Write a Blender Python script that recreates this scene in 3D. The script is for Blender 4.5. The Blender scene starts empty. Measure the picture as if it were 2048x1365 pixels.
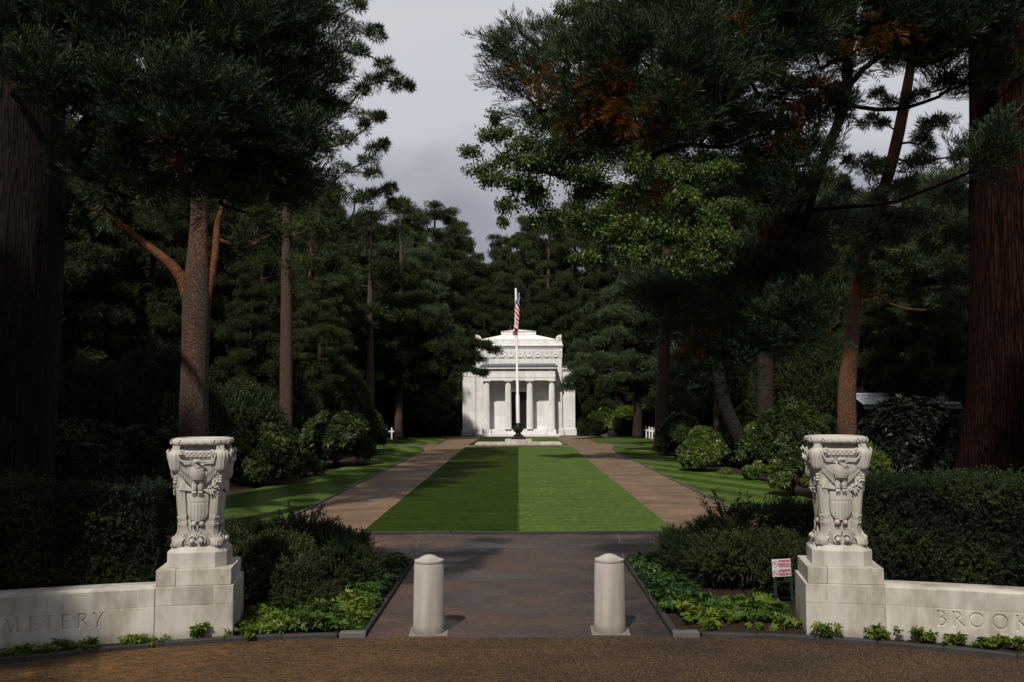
import bpy, math, random
import numpy as np
from mathutils import Vector, Matrix

# ---------------------------------------------------------------- camera, sky, sun, exposure
scene = bpy.context.scene
R = math.radians
FPX, CX, CY = 1850.0, 1024.0, 682.5
cam_data = bpy.data.cameras.new("camera")
cam_data.sensor_width = 36.0
cam_data.lens = FPX / 2048.0 * 36.0
cam_data.clip_start = 0.1
cam_data.clip_end = 3000.0
cam = bpy.data.objects.new("camera", cam_data)
CAM_Z = 3.0
CAM_M = Matrix.Rotation(R(0.37), 3, 'Z') @ Matrix.Rotation(R(90 + 3.85), 3, 'X') @ Matrix.Rotation(R(-0.2), 3, 'Z')
cam.matrix_world = Matrix.Translation((0, 0, CAM_Z)) @ CAM_M.to_4x4()
scene.collection.objects.link(cam)
scene.camera = cam

SUN_EL, SUN_AZ = 49.0, 18.0          # height; degrees left of straight behind the camera
sdir = Vector((-math.sin(R(SUN_AZ)) * math.cos(R(SUN_EL)), -math.cos(R(SUN_AZ)) * math.cos(R(SUN_EL)), math.sin(R(SUN_EL))))
sun_data = bpy.data.lights.new("sun", 'SUN')
sun_data.energy = 4.5
sun_data.angle = R(1.4)
sun_data.color = (1.0, 0.93, 0.83)
sun = bpy.data.objects.new("sun", sun_data)
sun.rotation_euler = (-sdir).to_track_quat('-Z', 'Y').to_euler()
sun.location = (0, 0, 60)
scene.collection.objects.link(sun)

world = bpy.data.worlds.new("World")
scene.world = world
world.use_nodes = True
wn, wl = world.node_tree.nodes, world.node_tree.links
wn.clear()
w_out = wn.new('ShaderNodeOutputWorld')
w_add = wn.new('ShaderNodeAddShader')
w_bg = wn.new('ShaderNodeBackground'); w_bg.inputs['Strength'].default_value = 0.05
w_sky = wn.new('ShaderNodeTexSky'); w_sky.sky_type = 'NISHITA'; w_sky.sun_disc = False
w_sky.sun_elevation = R(SUN_EL); w_sky.sun_rotation = math.atan2(sdir.x, sdir.y) % (2 * math.pi)
wl.new(w_sky.outputs[0], w_bg.inputs['Color'])
# broken grey cloud layer: brighter overhead, heavy grey towards the horizon ahead
w_tc = wn.new('ShaderNodeTexCoord')
w_sep = wn.new('ShaderNodeSeparateXYZ'); wl.new(w_tc.outputs['Generated'], w_sep.inputs[0])
w_map = wn.new('ShaderNodeMapping'); w_map.inputs['Scale'].default_value = (1.6, 1.6, 3.2)
wl.new(w_tc.outputs['Generated'], w_map.inputs['Vector'])
w_noise = wn.new('ShaderNodeTexNoise'); w_noise.inputs['Scale'].default_value = 2.3
w_noise.inputs['Detail'].default_value = 6; w_noise.inputs['Roughness'].default_value = 0.5
wl.new(w_map.outputs[0], w_noise.inputs['Vector'])
w_m = wn.new('ShaderNodeMath'); w_m.operation = 'MULTIPLY_ADD'
w_m.inputs[1].default_value = 0.24; wl.new(w_noise.outputs['Fac'], w_m.inputs[0])
wl.new(w_sep.outputs['Z'], w_m.inputs[2])
w_ramp = wn.new('ShaderNodeValToRGB')
e = w_ramp.color_ramp.elements
e[0].position = 0.0; e[0].color = (0.22, 0.22, 0.26, 1)
e[1].position = 0.54; e[1].color = (0.64, 0.65, 0.69, 1)
k = e.new(0.335); k.color = (0.34, 0.345, 0.40, 1)
k = e.new(0.405); k.color = (0.60, 0.61, 0.655, 1)
k = e.new(0.8); k.color = (0.40, 0.41, 0.47, 1)
wl.new(w_m.outputs[0], w_ramp.inputs[0])
w_bg2 = wn.new('ShaderNodeBackground'); w_bg2.inputs['Strength'].default_value = 1.0
wl.new(w_ramp.outputs[0], w_bg2.inputs['Color'])
w_mix = wn.new('ShaderNodeMixShader'); w_mix.inputs[0].default_value = 0.93
wl.new(w_bg.outputs[0], w_mix.inputs[1]); wl.new(w_bg2.outputs[0], w_mix.inputs[2])
wl.new(w_mix.outputs[0], w_out.inputs['Surface'])
wn.remove(w_add)

vs = scene.view_settings
vs.view_transform = 'Standard'; vs.look = 'None'; vs.gamma = 1.0; vs.use_curve_mapping = False
vs.exposure = 0.0
scene.render.engine = 'CYCLES'
scene.cycles.max_bounces = 6
scene.cycles.diffuse_bounces = 3
scene.cycles.glossy_bounces = 2
scene.cycles.transmission_bounces = 3
scene.cycles.caustics_reflective = False
scene.cycles.caustics_refractive = False
scene.cycles.use_denoising = True
try:
    scene.cycles.denoiser = 'OPENIMAGEDENOISE'
except Exception:
    pass

def P(px, py, d):
    """world point at photo pixel (px, py) of the 2048-wide frame and distance d along the avenue"""
    v = CAM_M @ Vector(((px - CX) / FPX, -(py - CY) / FPX, -1.0))
    t = d / v.y
    return Vector((v.x * t, d, CAM_Z + v.z * t))

def G(px, py, z=0.0):
    v = CAM_M @ Vector(((px - CX) / FPX, -(py - CY) / FPX, -1.0))
    t = (z - CAM_Z) / v.z
    return Vector((v.x * t, v.y * t, z))

# ---------------------------------------------------------------- helpers
COL = scene.collection

def tag(o, label=None, cat=None, group=None, kind=None):
    if label: o['label'] = label
    if cat: o['category'] = cat
    if group: o['group'] = group
    if kind: o['kind'] = kind
    return o

def empty(name, loc=(0, 0, 0), rz=0.0):
    o = bpy.data.objects.new(name, None)
    o.location = loc; o.rotation_euler = (0, 0, rz)
    o.empty_display_size = 0.3
    COL.objects.link(o)
    return o

def link(name, me, mat=None, parent=None, loc=None):
    o = bpy.data.objects.new(name, me)
    if mat is not None and len(me.materials) == 0:
        for m in (mat if isinstance(mat, (list, tuple)) else [mat]):
            me.materials.append(m)
    if parent is not None: o.parent = parent
    if loc is not None: o.location = loc
    COL.objects.link(o)
    return o

def np_mesh(name, V, F, tint=None, smooth=False):
    """V (n,3), F (m,k) all of one size k"""
    V = np.ascontiguousarray(V, dtype=np.float32); F = np.ascontiguousarray(F, dtype=np.int32)
    me = bpy.data.meshes.new(name)
    m, k = F.shape
    me.vertices.add(len(V)); me.vertices.foreach_set('co', V.ravel())
    me.loops.add(m * k); me.loops.foreach_set('vertex_index', F.ravel())
    me.polygons.add(m); me.polygons.foreach_set('loop_start', np.arange(0, m * k, k, dtype=np.int32))
    try:
        me.polygons.foreach_set('loop_total', np.full(m, k, dtype=np.int32))
    except Exception:
        pass
    if smooth:
        me.polygons.foreach_set('use_smooth', np.ones(m, dtype=bool))
    if tint is not None:
        a = me.attributes.new('tint', 'FLOAT', 'POINT')
        a.data.foreach_set('value', np.ascontiguousarray(tint, dtype=np.float32))
    me.update(calc_edges=True)
    return me

class MB:
    """collects shapes, links them as ONE mesh object"""
    def __init__(s): s.v = []; s.f = []; s.mi = []; s.cur = 0; s.t = []; s.ct = 0.5
    def add(s, vs_, fs_):
        b = len(s.v)
        s.v += [tuple(p) for p in vs_]; s.t += [s.ct] * len(vs_)
        for f in fs_:
            s.f.append([b + i for i in f]); s.mi.append(s.cur)
        return s
    def box(s, x0, x1, y0, y1, z0, z1, M=None):
        v = [Vector((x, y, z)) for z in (z0, z1) for y in (y0, y1) for x in (x0, x1)]
        if M is not None: v = [M @ p for p in v]
        return s.add(v, [(0, 2, 3, 1), (4, 5, 7, 6), (0, 1, 5, 4), (2, 6, 7, 3), (0, 4, 6, 2), (1, 3, 7, 5)])
    def prism(s, poly, z0, z1, z1poly=None):
        n = len(poly); q = z1poly or poly
        v = [(p[0], p[1], z0) for p in poly] + [(p[0], p[1], z1) for p in q]
        f = [tuple(range(n))[::-1], tuple(range(n, 2 * n))] + [(i, (i + 1) % n, n + (i + 1) % n, n + i) for i in range(n)]
        return s.add(v, f)
    def xz(s, poly, y0, y1):
        """outline in x,z extruded from y0 (front) to y1 (back)"""
        n = len(poly)
        v = [(p[0], y0, p[1]) for p in poly] + [(p[0], y1, p[1]) for p in poly]
        f = [tuple(range(n)), tuple(range(n, 2 * n))[::-1]] + [(i, n + i, n + (i + 1) % n, (i + 1) % n) for i in range(n)]
        return s.add(v, f)
    def rings(s, rings, closed=True, cap=True):
        n = len(rings[0]); v = [p for r in rings for p in r]; f = []
        for k in range(len(rings) - 1):
            for i in range(n if closed else n - 1):
                j = (i + 1) % n
                f.append((k * n + i, k * n + j, (k + 1) * n + j, (k + 1) * n + i))
        if cap:
            f.append(tuple(range(n))[::-1]); f.append(tuple((len(rings) - 1) * n + i for i in range(n)))
        return s.add(v, f)
    def lathe(s, prof, n=32, c=(0, 0)):
        return s.rings([[(c[0] + r * math.cos(2 * math.pi * i / n), c[1] + r * math.sin(2 * math.pi * i / n), z) for i in range(n)] for r, z in prof])
    def tube(s, pts, rad, n=8):
        pts = [Vector(p) for p in pts]
        if not hasattr(rad, '__len__'): rad = [rad] * len(pts)
        rg = []; x = None
        for i, p in enumerate(pts):
            d = (pts[min(i + 1, len(pts) - 1)] - pts[max(i - 1, 0)]).normalized()
            if x is None:
                x = d.orthogonal().normalized()
            else:
                x = (x - d * x.dot(d))
                x = x.normalized() if x.length > 1e-5 else d.orthogonal().normalized()
            y = d.cross(x)
            rg.append([p + (x * math.cos(2 * math.pi * k / n) + y * math.sin(2 * math.pi * k / n)) * rad[i] for k in range(n)])
        return s.rings(rg)
    def ell(s, c, r, n=14, m=9, M=None):
        c = Vector(c); rg = []
        for j in range(m + 1):
            a = math.pi * (j + 0.02 if j == 0 else (j - 0.02 if j == m else j)) / m
            ring = [Vector((r[0] * math.sin(a) * math.cos(2 * math.pi * i / n), r[1] * math.sin(a) * math.sin(2 * math.pi * i / n), -r[2] * math.cos(a))) for i in range(n)]
            if M is not None: ring = [M @ p for p in ring]
            rg.append([c + p for p in ring])
        return s.rings(rg)
    def grid(s, fn, nu, nv):
        v = [fn(i / nu, j / nv) for j in range(nv + 1) for i in range(nu + 1)]
        f = [(j * (nu + 1) + i, j * (nu + 1) + i + 1, (j + 1) * (nu + 1) + i + 1, (j + 1) * (nu + 1) + i) for j in range(nv) for i in range(nu)]
        return s.add(v, f)
    def mesh(s, name, smooth=False):
        me = bpy.data.meshes.new(name)
        me.from_pydata([tuple(p) for p in s.v], [], s.f)
        me.polygons.foreach_set('material_index', s.mi)
        if smooth: me.polygons.foreach_set('use_smooth', [True] * len(s.f))
        a = me.attributes.new('tint', 'FLOAT', 'POINT'); a.data.foreach_set('value', s.t)
        me.update()
        return me
    def build(s, name, mat, parent=None, smooth=False, loc=None, bevel=0.0):
        o = link(name, s.mesh(name, smooth), mat, parent, loc)
        if smooth:
            m = o.modifiers.new('split', 'EDGE_SPLIT'); m.split_angle = R(38)
        if bevel:
            m = o.modifiers.new('bevel', 'BEVEL'); m.width = bevel; m.segments = 2; m.limit_method = 'ANGLE'
        return o

# ---------------------------------------------------------------- materials
def new_mat(name):
    m = bpy.data.materials.new(name); m.use_nodes = True
    n, l = m.node_tree.nodes, m.node_tree.links
    return m, n, l, n['Principled BSDF']

def ramp(n, stops):
    r = n.new('ShaderNodeValToRGB'); el = r.color_ramp.elements
    el[0].position, el[0].color = stops[0][0], (*stops[0][1], 1)
    el[1].position, el[1].color = stops[-1][0], (*stops[-1][1], 1)
    for p, c in stops[1:-1]:
        k = el.new(p); k.color = (*c, 1)
    return r

def noise(n, l, vec, scale, detail=3, rough=0.55, mapscale=None):
    if mapscale is not None:
        mp = n.new('ShaderNodeMapping'); mp.inputs['Scale'].default_value = mapscale
        l.new(vec, mp.inputs['Vector']); vec = mp.outputs[0]
    t = n.new('ShaderNodeTexNoise'); t.inputs['Scale'].default_value = scale
    t.inputs['Detail'].default_value = detail; t.inputs['Roughness'].default_value = rough
    l.new(vec, t.inputs['Vector'])
    return t.outputs['Fac']

def math_(n, l, op, a, b=None, c=None):
    m = n.new('ShaderNodeMath'); m.operation = op
    for i, v in enumerate((a, b, c)):
        if v is None: continue
        if isinstance(v, (int, float)): m.inputs[i].default_value = v
        else: l.new(v, m.inputs[i])
    return m.outputs[0]

def mixc(n, l, fac, a, b, mode='MIX'):
    m = n.new('ShaderNodeMix'); m.data_type = 'RGBA'; m.blend_type = mode
    if isinstance(fac, (int, float)): m.inputs[0].default_value = fac
    else: l.new(fac, m.inputs[0])
    for i, v in ((6, a), (7, b)):
        if isinstance(v, tuple): m.inputs[i].default_value = (*v, 1)
        else: l.new(v, m.inputs[i])
    return m.outputs[2]

def bump(n, l, b, h, strength, dist):
    bp = n.new('ShaderNodeBump'); bp.inputs['Strength'].default_value = strength; bp.inputs['Distance'].default_value = dist
    l.new(h, bp.inputs['Height']); l.new(bp.outputs[0], b.inputs['Normal'])

def leaf_mat(name, cols, rough=0.5, spec=0.3, transl=0.25):
    """foliage: colour varies leaf cluster by leaf cluster with the tint attribute"""
    m, n, l, b = new_mat(name)
    at = n.new('ShaderNodeAttribute'); at.attribute_name = 'tint'
    rp = ramp(n, cols); l.new(at.outputs['Fac'], rp.inputs[0])
    l.new(rp.outputs[0], b.inputs['Base Color'])
    b.inputs['Roughness'].default_value = rough
    b.inputs['Specular IOR Level'].default_value = spec
    if transl:
        t = n.new('ShaderNodeBsdfTranslucent'); l.new(rp.outputs[0], t.inputs['Color'])
        mx = n.new('ShaderNodeMixShader'); mx.inputs[0].default_value = transl
        l.new(b.outputs[0], mx.inputs[1]); l.new(t.outputs[0], mx.inputs[2])
        l.new(mx.outputs[0], n['Material Output'].inputs['Surface'])
    return m

M_pine = leaf_mat('pine_needles', [(0, (0.0221, 0.0366, 0.0128)), (.5, (0.0377, 0.0566, 0.0168)), (.9, (0.0598, 0.0755, 0.0192)), (1, (0.0975, 0.0684, 0.0160))], .6, .15, .12)
M_pine_blue = leaf_mat('pine_needles_blue', [(0, (0.0322, 0.0518, 0.0232)), (.6, (0.0540, 0.0778, 0.0328)), (1, (0.0759, 0.0972, 0.0352))], .55, .2, .12)
M_pine_dark = leaf_mat('pine_needles_dark', [(0, (0.0162, 0.0240, 0.0088)), (.6, (0.0270, 0.0372, 0.0120)), (1, (0.0405, 0.0504, 0.0144))], .6, .12, .08)
M_sequoia = leaf_mat('sequoia_sprays', [(0, (0.0156, 0.0313, 0.0144)), (.6, (0.0276, 0.0486, 0.0200)), (1, (0.0444, 0.0648, 0.0224))], .55, .2, .08)
M_dead = leaf_mat('dead_sprays', [(0, (.045, .018, .004)), (.6, (.11, .046, .007)), (1, (.22, .098, .014))], .75, .05, .2)
M_oak = leaf_mat('oak_leaves', [(0, (0.0294, 0.0609, 0.0112)), (.6, (0.0546, 0.0998, 0.0176)), (1, (0.0998, 0.1470, 0.0240))], .45, .35, .3)
M_rhodo = leaf_mat('rhododendron_leaves', [(0, (0.0161, 0.0276, 0.0063)), (.7, (0.0287, 0.0460, 0.0090)), (1, (0.0575, 0.0782, 0.0117))], .45, .2, .12)
M_rhodo_lt = leaf_mat('light_rhododendron_leaves', [(0, (0.0330, 0.0605, 0.0100)), (.6, (0.0605, 0.0968, 0.0140)), (1, (0.1320, 0.1430, 0.0180))], .4, .4, .2)
M_lime = leaf_mat('lime_shrub_leaves', [(0, (.06, .10, .012)), (.6, (.10, .15, .018)), (1, (.16, .20, .02))], .45, .35, .3)
M_hedge = leaf_mat('hedge_and_shaded_shrub_leaves', [(0, (.008, .014, .006)), (.6, (.015, .025, .008)), (1, (.032, .046, .011))], .55, .15, .1)
M_fine = leaf_mat('fine_shrub_leaves', [(0, (0.0180, 0.0266, 0.0080)), (.6, (0.0300, 0.0418, 0.0112)), (.9, (0.0460, 0.0570, 0.0128)), (1, (0.0900, 0.0855, 0.0160))], .55, .2, .2)
M_heath = leaf_mat('heath_leaves', [(0, (.022, .036, .014)), (.6, (.036, .056, .018)), (1, (.06, .08, .018))], .55, .2, .2)
M_red = leaf_mat('dark_red_leaves', [(0, (.022, .012, .014)), (1, (.045, .02, .022))], .5, .25, .2)
M_cover = leaf_mat('ground_cover_leaves', [(0, (.032, .066, .012)), (.6, (.066, .115, .016)), (.93, (.12, .165, .020)), (1, (.2, .19, .02))], .48, .22, .2)
M_cover_dk = leaf_mat('dark_ground_cover_leaves', [(0, (.018, .045, .012)), (.7, (.03, .068, .016)), (1, (.055, .095, .02))], .48, .22, .15)
M_gloss = leaf_mat('glossy_leaves', [(0, (.005, .008, .005)), (1, (.011, .017, .009))], .42, .22, .03)

def bark_mat(name, c_lo, c_hi, c_crack, sc=7.0, zs=0.22, orange=None, rough=.9, bmp=.9, spec=.15):
    m, n, l, b = new_mat(name)
    tc = n.new('ShaderNodeTexCoord'); v = tc.outputs['Object']
    mp = n.new('ShaderNodeMapping'); mp.inputs['Scale'].default_value = (1, 1, zs); l.new(v, mp.inputs[0])
    vo = n.new('ShaderNodeTexVoronoi'); vo.feature = 'DISTANCE_TO_EDGE'; vo.inputs['Scale'].default_value = sc
    wob = noise(n, l, mp.outputs[0], sc * .6, 3)
    mv = n.new('ShaderNodeVectorMath'); mv.operation = 'ADD'
    cx = n.new('ShaderNodeCombineXYZ'); w2 = math_(n, l, 'MULTIPLY', wob, .25); l.new(w2, cx.inputs[0]); l.new(w2, cx.inputs[1])
    l.new(mp.outputs[0], mv.inputs[0]); l.new(cx.outputs[0], mv.inputs[1]); l.new(mv.outputs[0], vo.inputs['Vector'])
    crack = ramp(n, [(0.0, (0, 0, 0)), (0.16, (1, 1, 1))]); l.new(vo.outputs['Distance'], crack.inputs[0])
    big = noise(n, l, v, 1.3, 4)
    fine = noise(n, l, mp.outputs[0], sc * 4, 4)
    rp = ramp(n, [(.3, c_lo), (.72, c_hi)]); l.new(fine, rp.inputs[0])
    base = rp.outputs[0]
    if orange is not None:
        at = n.new('ShaderNodeAttribute'); at.attribute_name = 'tint'
        f = math_(n, l, 'MULTIPLY_ADD', math_(n, l, 'SUBTRACT', big, .5), 1.5, at.outputs['Fac'])
        f2 = ramp(n, [(.38, (0, 0, 0)), (.95, (1, 1, 1))]); l.new(f, f2.inputs[0])
        base = mixc(n, l, f2.outputs[0], base, orange)
    col = mixc(n, l, crack.outputs[0], c_crack, base)
    l.new(col, b.inputs['Base Color'])
    b.inputs['Roughness'].default_value = rough; b.inputs['Specular IOR Level'].default_value = spec
    h = math_(n, l, 'MULTIPLY_ADD', fine, .35, crack.outputs[0])
    bump(n, l, b, h, bmp, .03)
    return m

M_bark = bark_mat('pine_bark', (.080, .052, .042), (.152, .102, .080), (.055, .037, .030), 26.0, .34, orange=(.22, .085, .028))
M_bark_dk = bark_mat('dark_bark', (.03, .022, .018), (.065, .048, .038), (.018, .013, .011), 17.0, .36)
M_bark_shade = bark_mat('pine_bark_painted_shade', (.026, .019, .016), (.055, .041, .033), (.016, .012, .010), 17.0, .36, orange=(.16, .06, .02))  # darkened copy of the pine bark, its shade painted into the colour
M_bark_seq_shade = bark_mat('sequoia_bark_painted_shade', (.006, .004, .003), (.022, .012, .009), (.004, .003, .0025), 11.0, .07)  # near-black copy of the sequoia bark, shade put into the colour
M_bark_grey = bark_mat('grey_bark', (.014, .014, .011), (.028, .027, .022), (.010, .010, .008), 15.0, .3)
M_bark_seq = bark_mat('sequoia_bark', (.008, .0035, .0025), (.031, .012, .0075), (.0055, .0027, .002), 11.0, .07, bmp=1.0, spec=.03)
M_twig = bark_mat('twig_bark', (.035, .025, .018), (.075, .055, .04), (.02, .014, .01), 14.0, .4)

def stone_mat(name, base, dark, joints=None, stain=.5, rough=.75, zs=.45, splash=0.0):
    m, n, l, b = new_mat(name)
    tc = n.new('ShaderNodeTexCoord'); v = tc.outputs['Object']
    fine = noise(n, l, v, 60, 4, .6)
    med = noise(n, l, v, 6, 6, .62)
    st = noise(n, l, v, 2.2, 5, .65, (1, 1, zs))
    rp = ramp(n, [(.25, tuple(c * .88 for c in base)), (.75, base)]); l.new(med, rp.inputs[0])
    sr = ramp(n, [(.44, (0, 0, 0)), (.70, (1, 1, 1))]); l.new(st, sr.inputs[0])
    f = math_(n, l, 'MULTIPLY', sr.outputs[0], stain)
    col = mixc(n, l, f, rp.outputs[0], dark)
    pit = ramp(n, [(.28, (0, 0, 0)), (.36, (1, 1, 1))]); l.new(noise(n, l, v, 38, 3, .7), pit.inputs[0])
    col = mixc(n, l, math_(n, l, 'MULTIPLY_ADD', pit.outputs[0], -.30, .30), col, dark)
    if splash:                         # soil splashed up the lowest few centimetres
        s3 = n.new('ShaderNodeSeparateXYZ'); l.new(v, s3.inputs[0])
        zz = math_(n, l, 'MULTIPLY_ADD', math_(n, l, 'SUBTRACT', noise(n, l, v, 14, 4, .7), .5), .16, s3.outputs[2])
        zr = ramp(n, [(.0, (1, 1, 1)), (splash, (0, 0, 0))]); l.new(zz, zr.inputs[0])
        col = mixc(n, l, math_(n, l, 'MULTIPLY', zr.outputs[0], .7), col, tuple(c * .55 for c in dark))
    h = math_(n, l, 'MULTIPLY_ADD', fine, .4, pit.outputs[0])
    at = n.new('ShaderNodeAttribute'); at.attribute_name = 'tint'
    tv = math_(n, l, 'MULTIPLY_ADD', at.outputs['Fac'], .62, .69)
    cc = n.new('ShaderNodeCombineColor')
    for q in range(3): l.new(tv, cc.inputs[q])
    col = mixc(n, l, 1.0, col, cc.outputs[0], 'MULTIPLY')
    if joints:
        w, hgt, off = joints
        sp = n.new('ShaderNodeSeparateXYZ'); l.new(v, sp.inputs[0])
        cb = n.new('ShaderNodeCombineXYZ'); l.new(math_(n, l, 'ADD', sp.outputs[0], sp.outputs[1]), cb.inputs[0])
        l.new(math_(n, l, 'ADD', sp.outputs[2], off), cb.inputs[1])
        br = n.new('ShaderNodeTexBrick'); br.inputs['Scale'].default_value = 1.0
        br.inputs['Brick Width'].default_value = w; br.inputs['Row Height'].default_value = hgt
        br.inputs['Mortar Size'].default_value = .004; br.inputs['Mortar Smooth'].default_value = .3
        br.inputs['Color1'].default_value = (1, 1, 1, 1); br.inputs['Color2'].default_value = (.86, .85, .84, 1)
        br.inputs['Mortar'].default_value = (.62, .60, .57, 1); br.inputs['Bias'].default_value = 0
        l.new(cb.outputs[0], br.inputs['Vector'])
        col = mixc(n, l, 1.0, col, br.outputs['Color'], 'MULTIPLY')
    l.new(col, b.inputs['Base Color'])
    b.inputs['Roughness'].default_value = rough; b.inputs['Specular IOR Level'].default_value = .25
    bump(n, l, b, h, .25, .004)
    return m

M_stone = stone_mat('limestone', (.465, .438, .392), (.21, .18, .14), None, 1.0, .75, .4, .15)
M_carved = stone_mat('carved_limestone', (.475, .45, .41), (.24, .21, .17), None, .85, .75, .3)
M_chapel = stone_mat('chapel_stone', (.775, .77, .775), (.46, .43, .39), (1.15, .45, 0.0), .5, .75, .2)
M_chapel_pl = stone_mat('chapel_dressed_stone', (.785, .778, .78), (.46, .43, .38), None, .55, .75, .25)
M_bollard = stone_mat('bollard_stone', (.39, .37, .338), (.20, .16, .13), None, .9, .75, .12, .12)
M_kerb = stone_mat('kerb_stone', (.034, .032, .031), (.016, .015, .012), None, .5, .7)
M_kerb_lt = stone_mat('light_kerb_stone', (.10, .096, .09), (.04, .038, .032), None, .5, .7)
M_marble = stone_mat('white_marble', (.74, .75, .76), (.6, .6, .6), None, .15, .5)

def simple(name, col, rough=.5, metal=0.0, spec=.5, var=.15, sc=12.0):
    m, n, l, b = new_mat(name)
    tc = n.new('ShaderNodeTexCoord')
    f = noise(n, l, tc.outputs['Object'], sc, 4)
    rp = ramp(n, [(.3, tuple(c * (1 - var) for c in col)), (.7, tuple(min(1, c * (1 + var)) for c in col))]); l.new(f, rp.inputs[0])
    l.new(rp.outputs[0], b.inputs['Base Color'])
    b.inputs['Roughness'].default_value = rough; b.inputs['Metallic'].default_value = metal
    b.inputs['Specular IOR Level'].default_value = spec
    return m

M_bronze = simple('dark_bronze', (.028, .024, .022), .35, .7)
M_door = simple('bronze_door', (.016, .015, .014), .45, .5)
M_white_paint = simple('white_paint', (.78, .78, .79), .4, 0, .5, .04, 3)
M_slate = simple('slate_roof', (.075, .08, .095), .5, 0, .4, .3, 5)
M_green_paint = simple('dark_green_paint', (.012, .024, .022), .4, 0, .4)
M_sign_white = simple('sign_white', (.62, .62, .66), .35, 0, .5, .05)
M_sign_red = simple('sign_red', (.30, .095, .115), .35, 0, .5, .06)
M_sign_pale = simple('sign_letters', (.72, .66, .68), .35, 0, .5, .04)
M_sign_black = simple('sign_black', (.02, .02, .025), .4)
M_tile = simple('grey_roof_tiles', (.34, .35, .37), .35, 0, .6, .3, 9)
M_hut = simple('hut_timber', (.03, .05, .04), .6)
M_core = simple('hedge_dark_core', (.012, .012, .008), .9, 0, .1)  # dark fill for the inside of the hedges
M_house = simple('pale_render', (.42, .36, .32), .8, 0, .2)
M_berry = simple('dried_flower_heads', (.10, .06, .04), .8, 0, .1, .3)

def soil_mat():
    m, n, l, b = new_mat('bark_mulch_soil')
    g = n.new('ShaderNodeNewGeometry'); v = g.outputs['Position']
    f = noise(n, l, v, 22, 6, .7); f2 = noise(n, l, v, 3, 4)
    rp = ramp(n, [(.35, (.014, .009, .007)), (.55, (.036, .022, .016)), (.72, (.085, .045, .026))]); l.new(f, rp.inputs[0])
    col = mixc(n, l, math_(n, l, 'MULTIPLY', f2, .6), rp.outputs[0], (.02, .014, .01))
    l.new(col, b.inputs['Base Color']); b.inputs['Roughness'].default_value = .95; b.inputs['Specular IOR Level'].default_value = .15
    bump(n, l, b, f, 1.0, .04)
    return m
M_soil = soil_mat()

def gravel_mat(name, c1, c2, c3, wet, litter, lit_sc=(1.2, 5.0, 1), spec=.45):
    """resin bound gravel with damp sheen and drifted pine needles"""
    m, n, l, b = new_mat(name)
    g = n.new('ShaderNodeNewGeometry'); v = g.outputs['Position']
    vo = n.new('ShaderNodeTexVoronoi'); vo.inputs['Scale'].default_value = 85; l.new(v, vo.inputs['Vector'])
    sp = n.new('ShaderNodeSeparateColor'); l.new(vo.outputs['Color'], sp.inputs[0])
    rp = ramp(n, [(.05, c1), (.5, c2), (.95, c3)]); l.new(sp.outputs[0], rp.inputs[0])
    big = noise(n, l, v, .55, 5, .6)
    pr = ramp(n, [(.36, (.78, .76, .78)), (.66, (1.12, 1.10, 1.06))]); l.new(big, pr.inputs[0])
    col = mixc(n, l, 1.0, rp.outputs[0], pr.outputs[0], 'MULTIPLY')
    cross = noise(n, l, v, 1.0, 4, .6, (.35, 2.6, 1))
    cr = ramp(n, [(.40, (.90, .90, .91)), (.62, (1.06, 1.05, 1.03))]); l.new(cross, cr.inputs[0])
    col = mixc(n, l, 1.0, col, cr.outputs[0], 'MULTIPLY')
    nd = noise(n, l, v, 4.0, 5, .7, lit_sc)
    nd2 = noise(n, l, v, 75, 3, .75, (1, 1.6, 1))
    dr = ramp(n, [(.44, (0, 0, 0)), (.62, (1, 1, 1))]); l.new(nd, dr.inputs[0])
    d2 = ramp(n, [(.43, (0, 0, 0)), (.56, (1, 1, 1))]); l.new(nd2, d2.inputs[0])
    sx = n.new('ShaderNodeSeparateXYZ'); l.new(v, sx.inputs[0])
    side = math_(n, l, 'MULTIPLY_ADD', math_(n, l, 'MULTIPLY', sx.outputs[0], -1.0), .16, .22)
    sd = n.new('ShaderNodeClamp'); l.new(side, sd.inputs[0]); sd.inputs[1].default_value = .08; sd.inputs[2].default_value = 1.0
    lf = math_(n, l, 'MULTIPLY', math_(n, l, 'MULTIPLY', dr.outputs[0], d2.outputs[0]), math_(n, l, 'MULTIPLY', sd.outputs[0], litter))
    col = mixc(n, l, lf, col, (.24, .105, .022))
    l.new(col, b.inputs['Base Color'])
    wn_ = noise(n, l, v, .8, 4, .55, (1, 1.5, 1))
    wr = ramp(n, [(.40, (.22, .22, .22)), (.60, (.85, .85, .85))])
    wc = ramp(n, [(.38, (.62, .62, .66)), (.60, (1.12, 1.1, 1.06))]); l.new(wn_, wc.inputs[0])
    l.new(mixc(n, l, min(1.0, wet), col, mixc(n, l, 1.0, col, wc.outputs[0], 'MULTIPLY')), b.inputs['Base Color']); l.new(wn_, wr.inputs[0])
    rg = math_(n, l, 'MULTIPLY_ADD', wr.outputs[0], wet, 1.0 - wet)
    l.new(rg, b.inputs['Roughness']); b.inputs['Specular IOR Level'].default_value = spec
    bump(n, l, b, vo.outputs['Distance'], .7, .006)
    return m
M_path = gravel_mat('avenue_gravel', (.072, .044, .023), (.148, .098, .056), (.245, .175, .112), .6, .45)
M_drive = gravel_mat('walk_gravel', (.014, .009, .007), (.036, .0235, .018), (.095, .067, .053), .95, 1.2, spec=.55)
M_fore = gravel_mat('forecourt_gravel', (.012, .0075, .0045), (.033, .0205, .0110), (.118, .080, .046), .4, 1.0, spec=.2)

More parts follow.
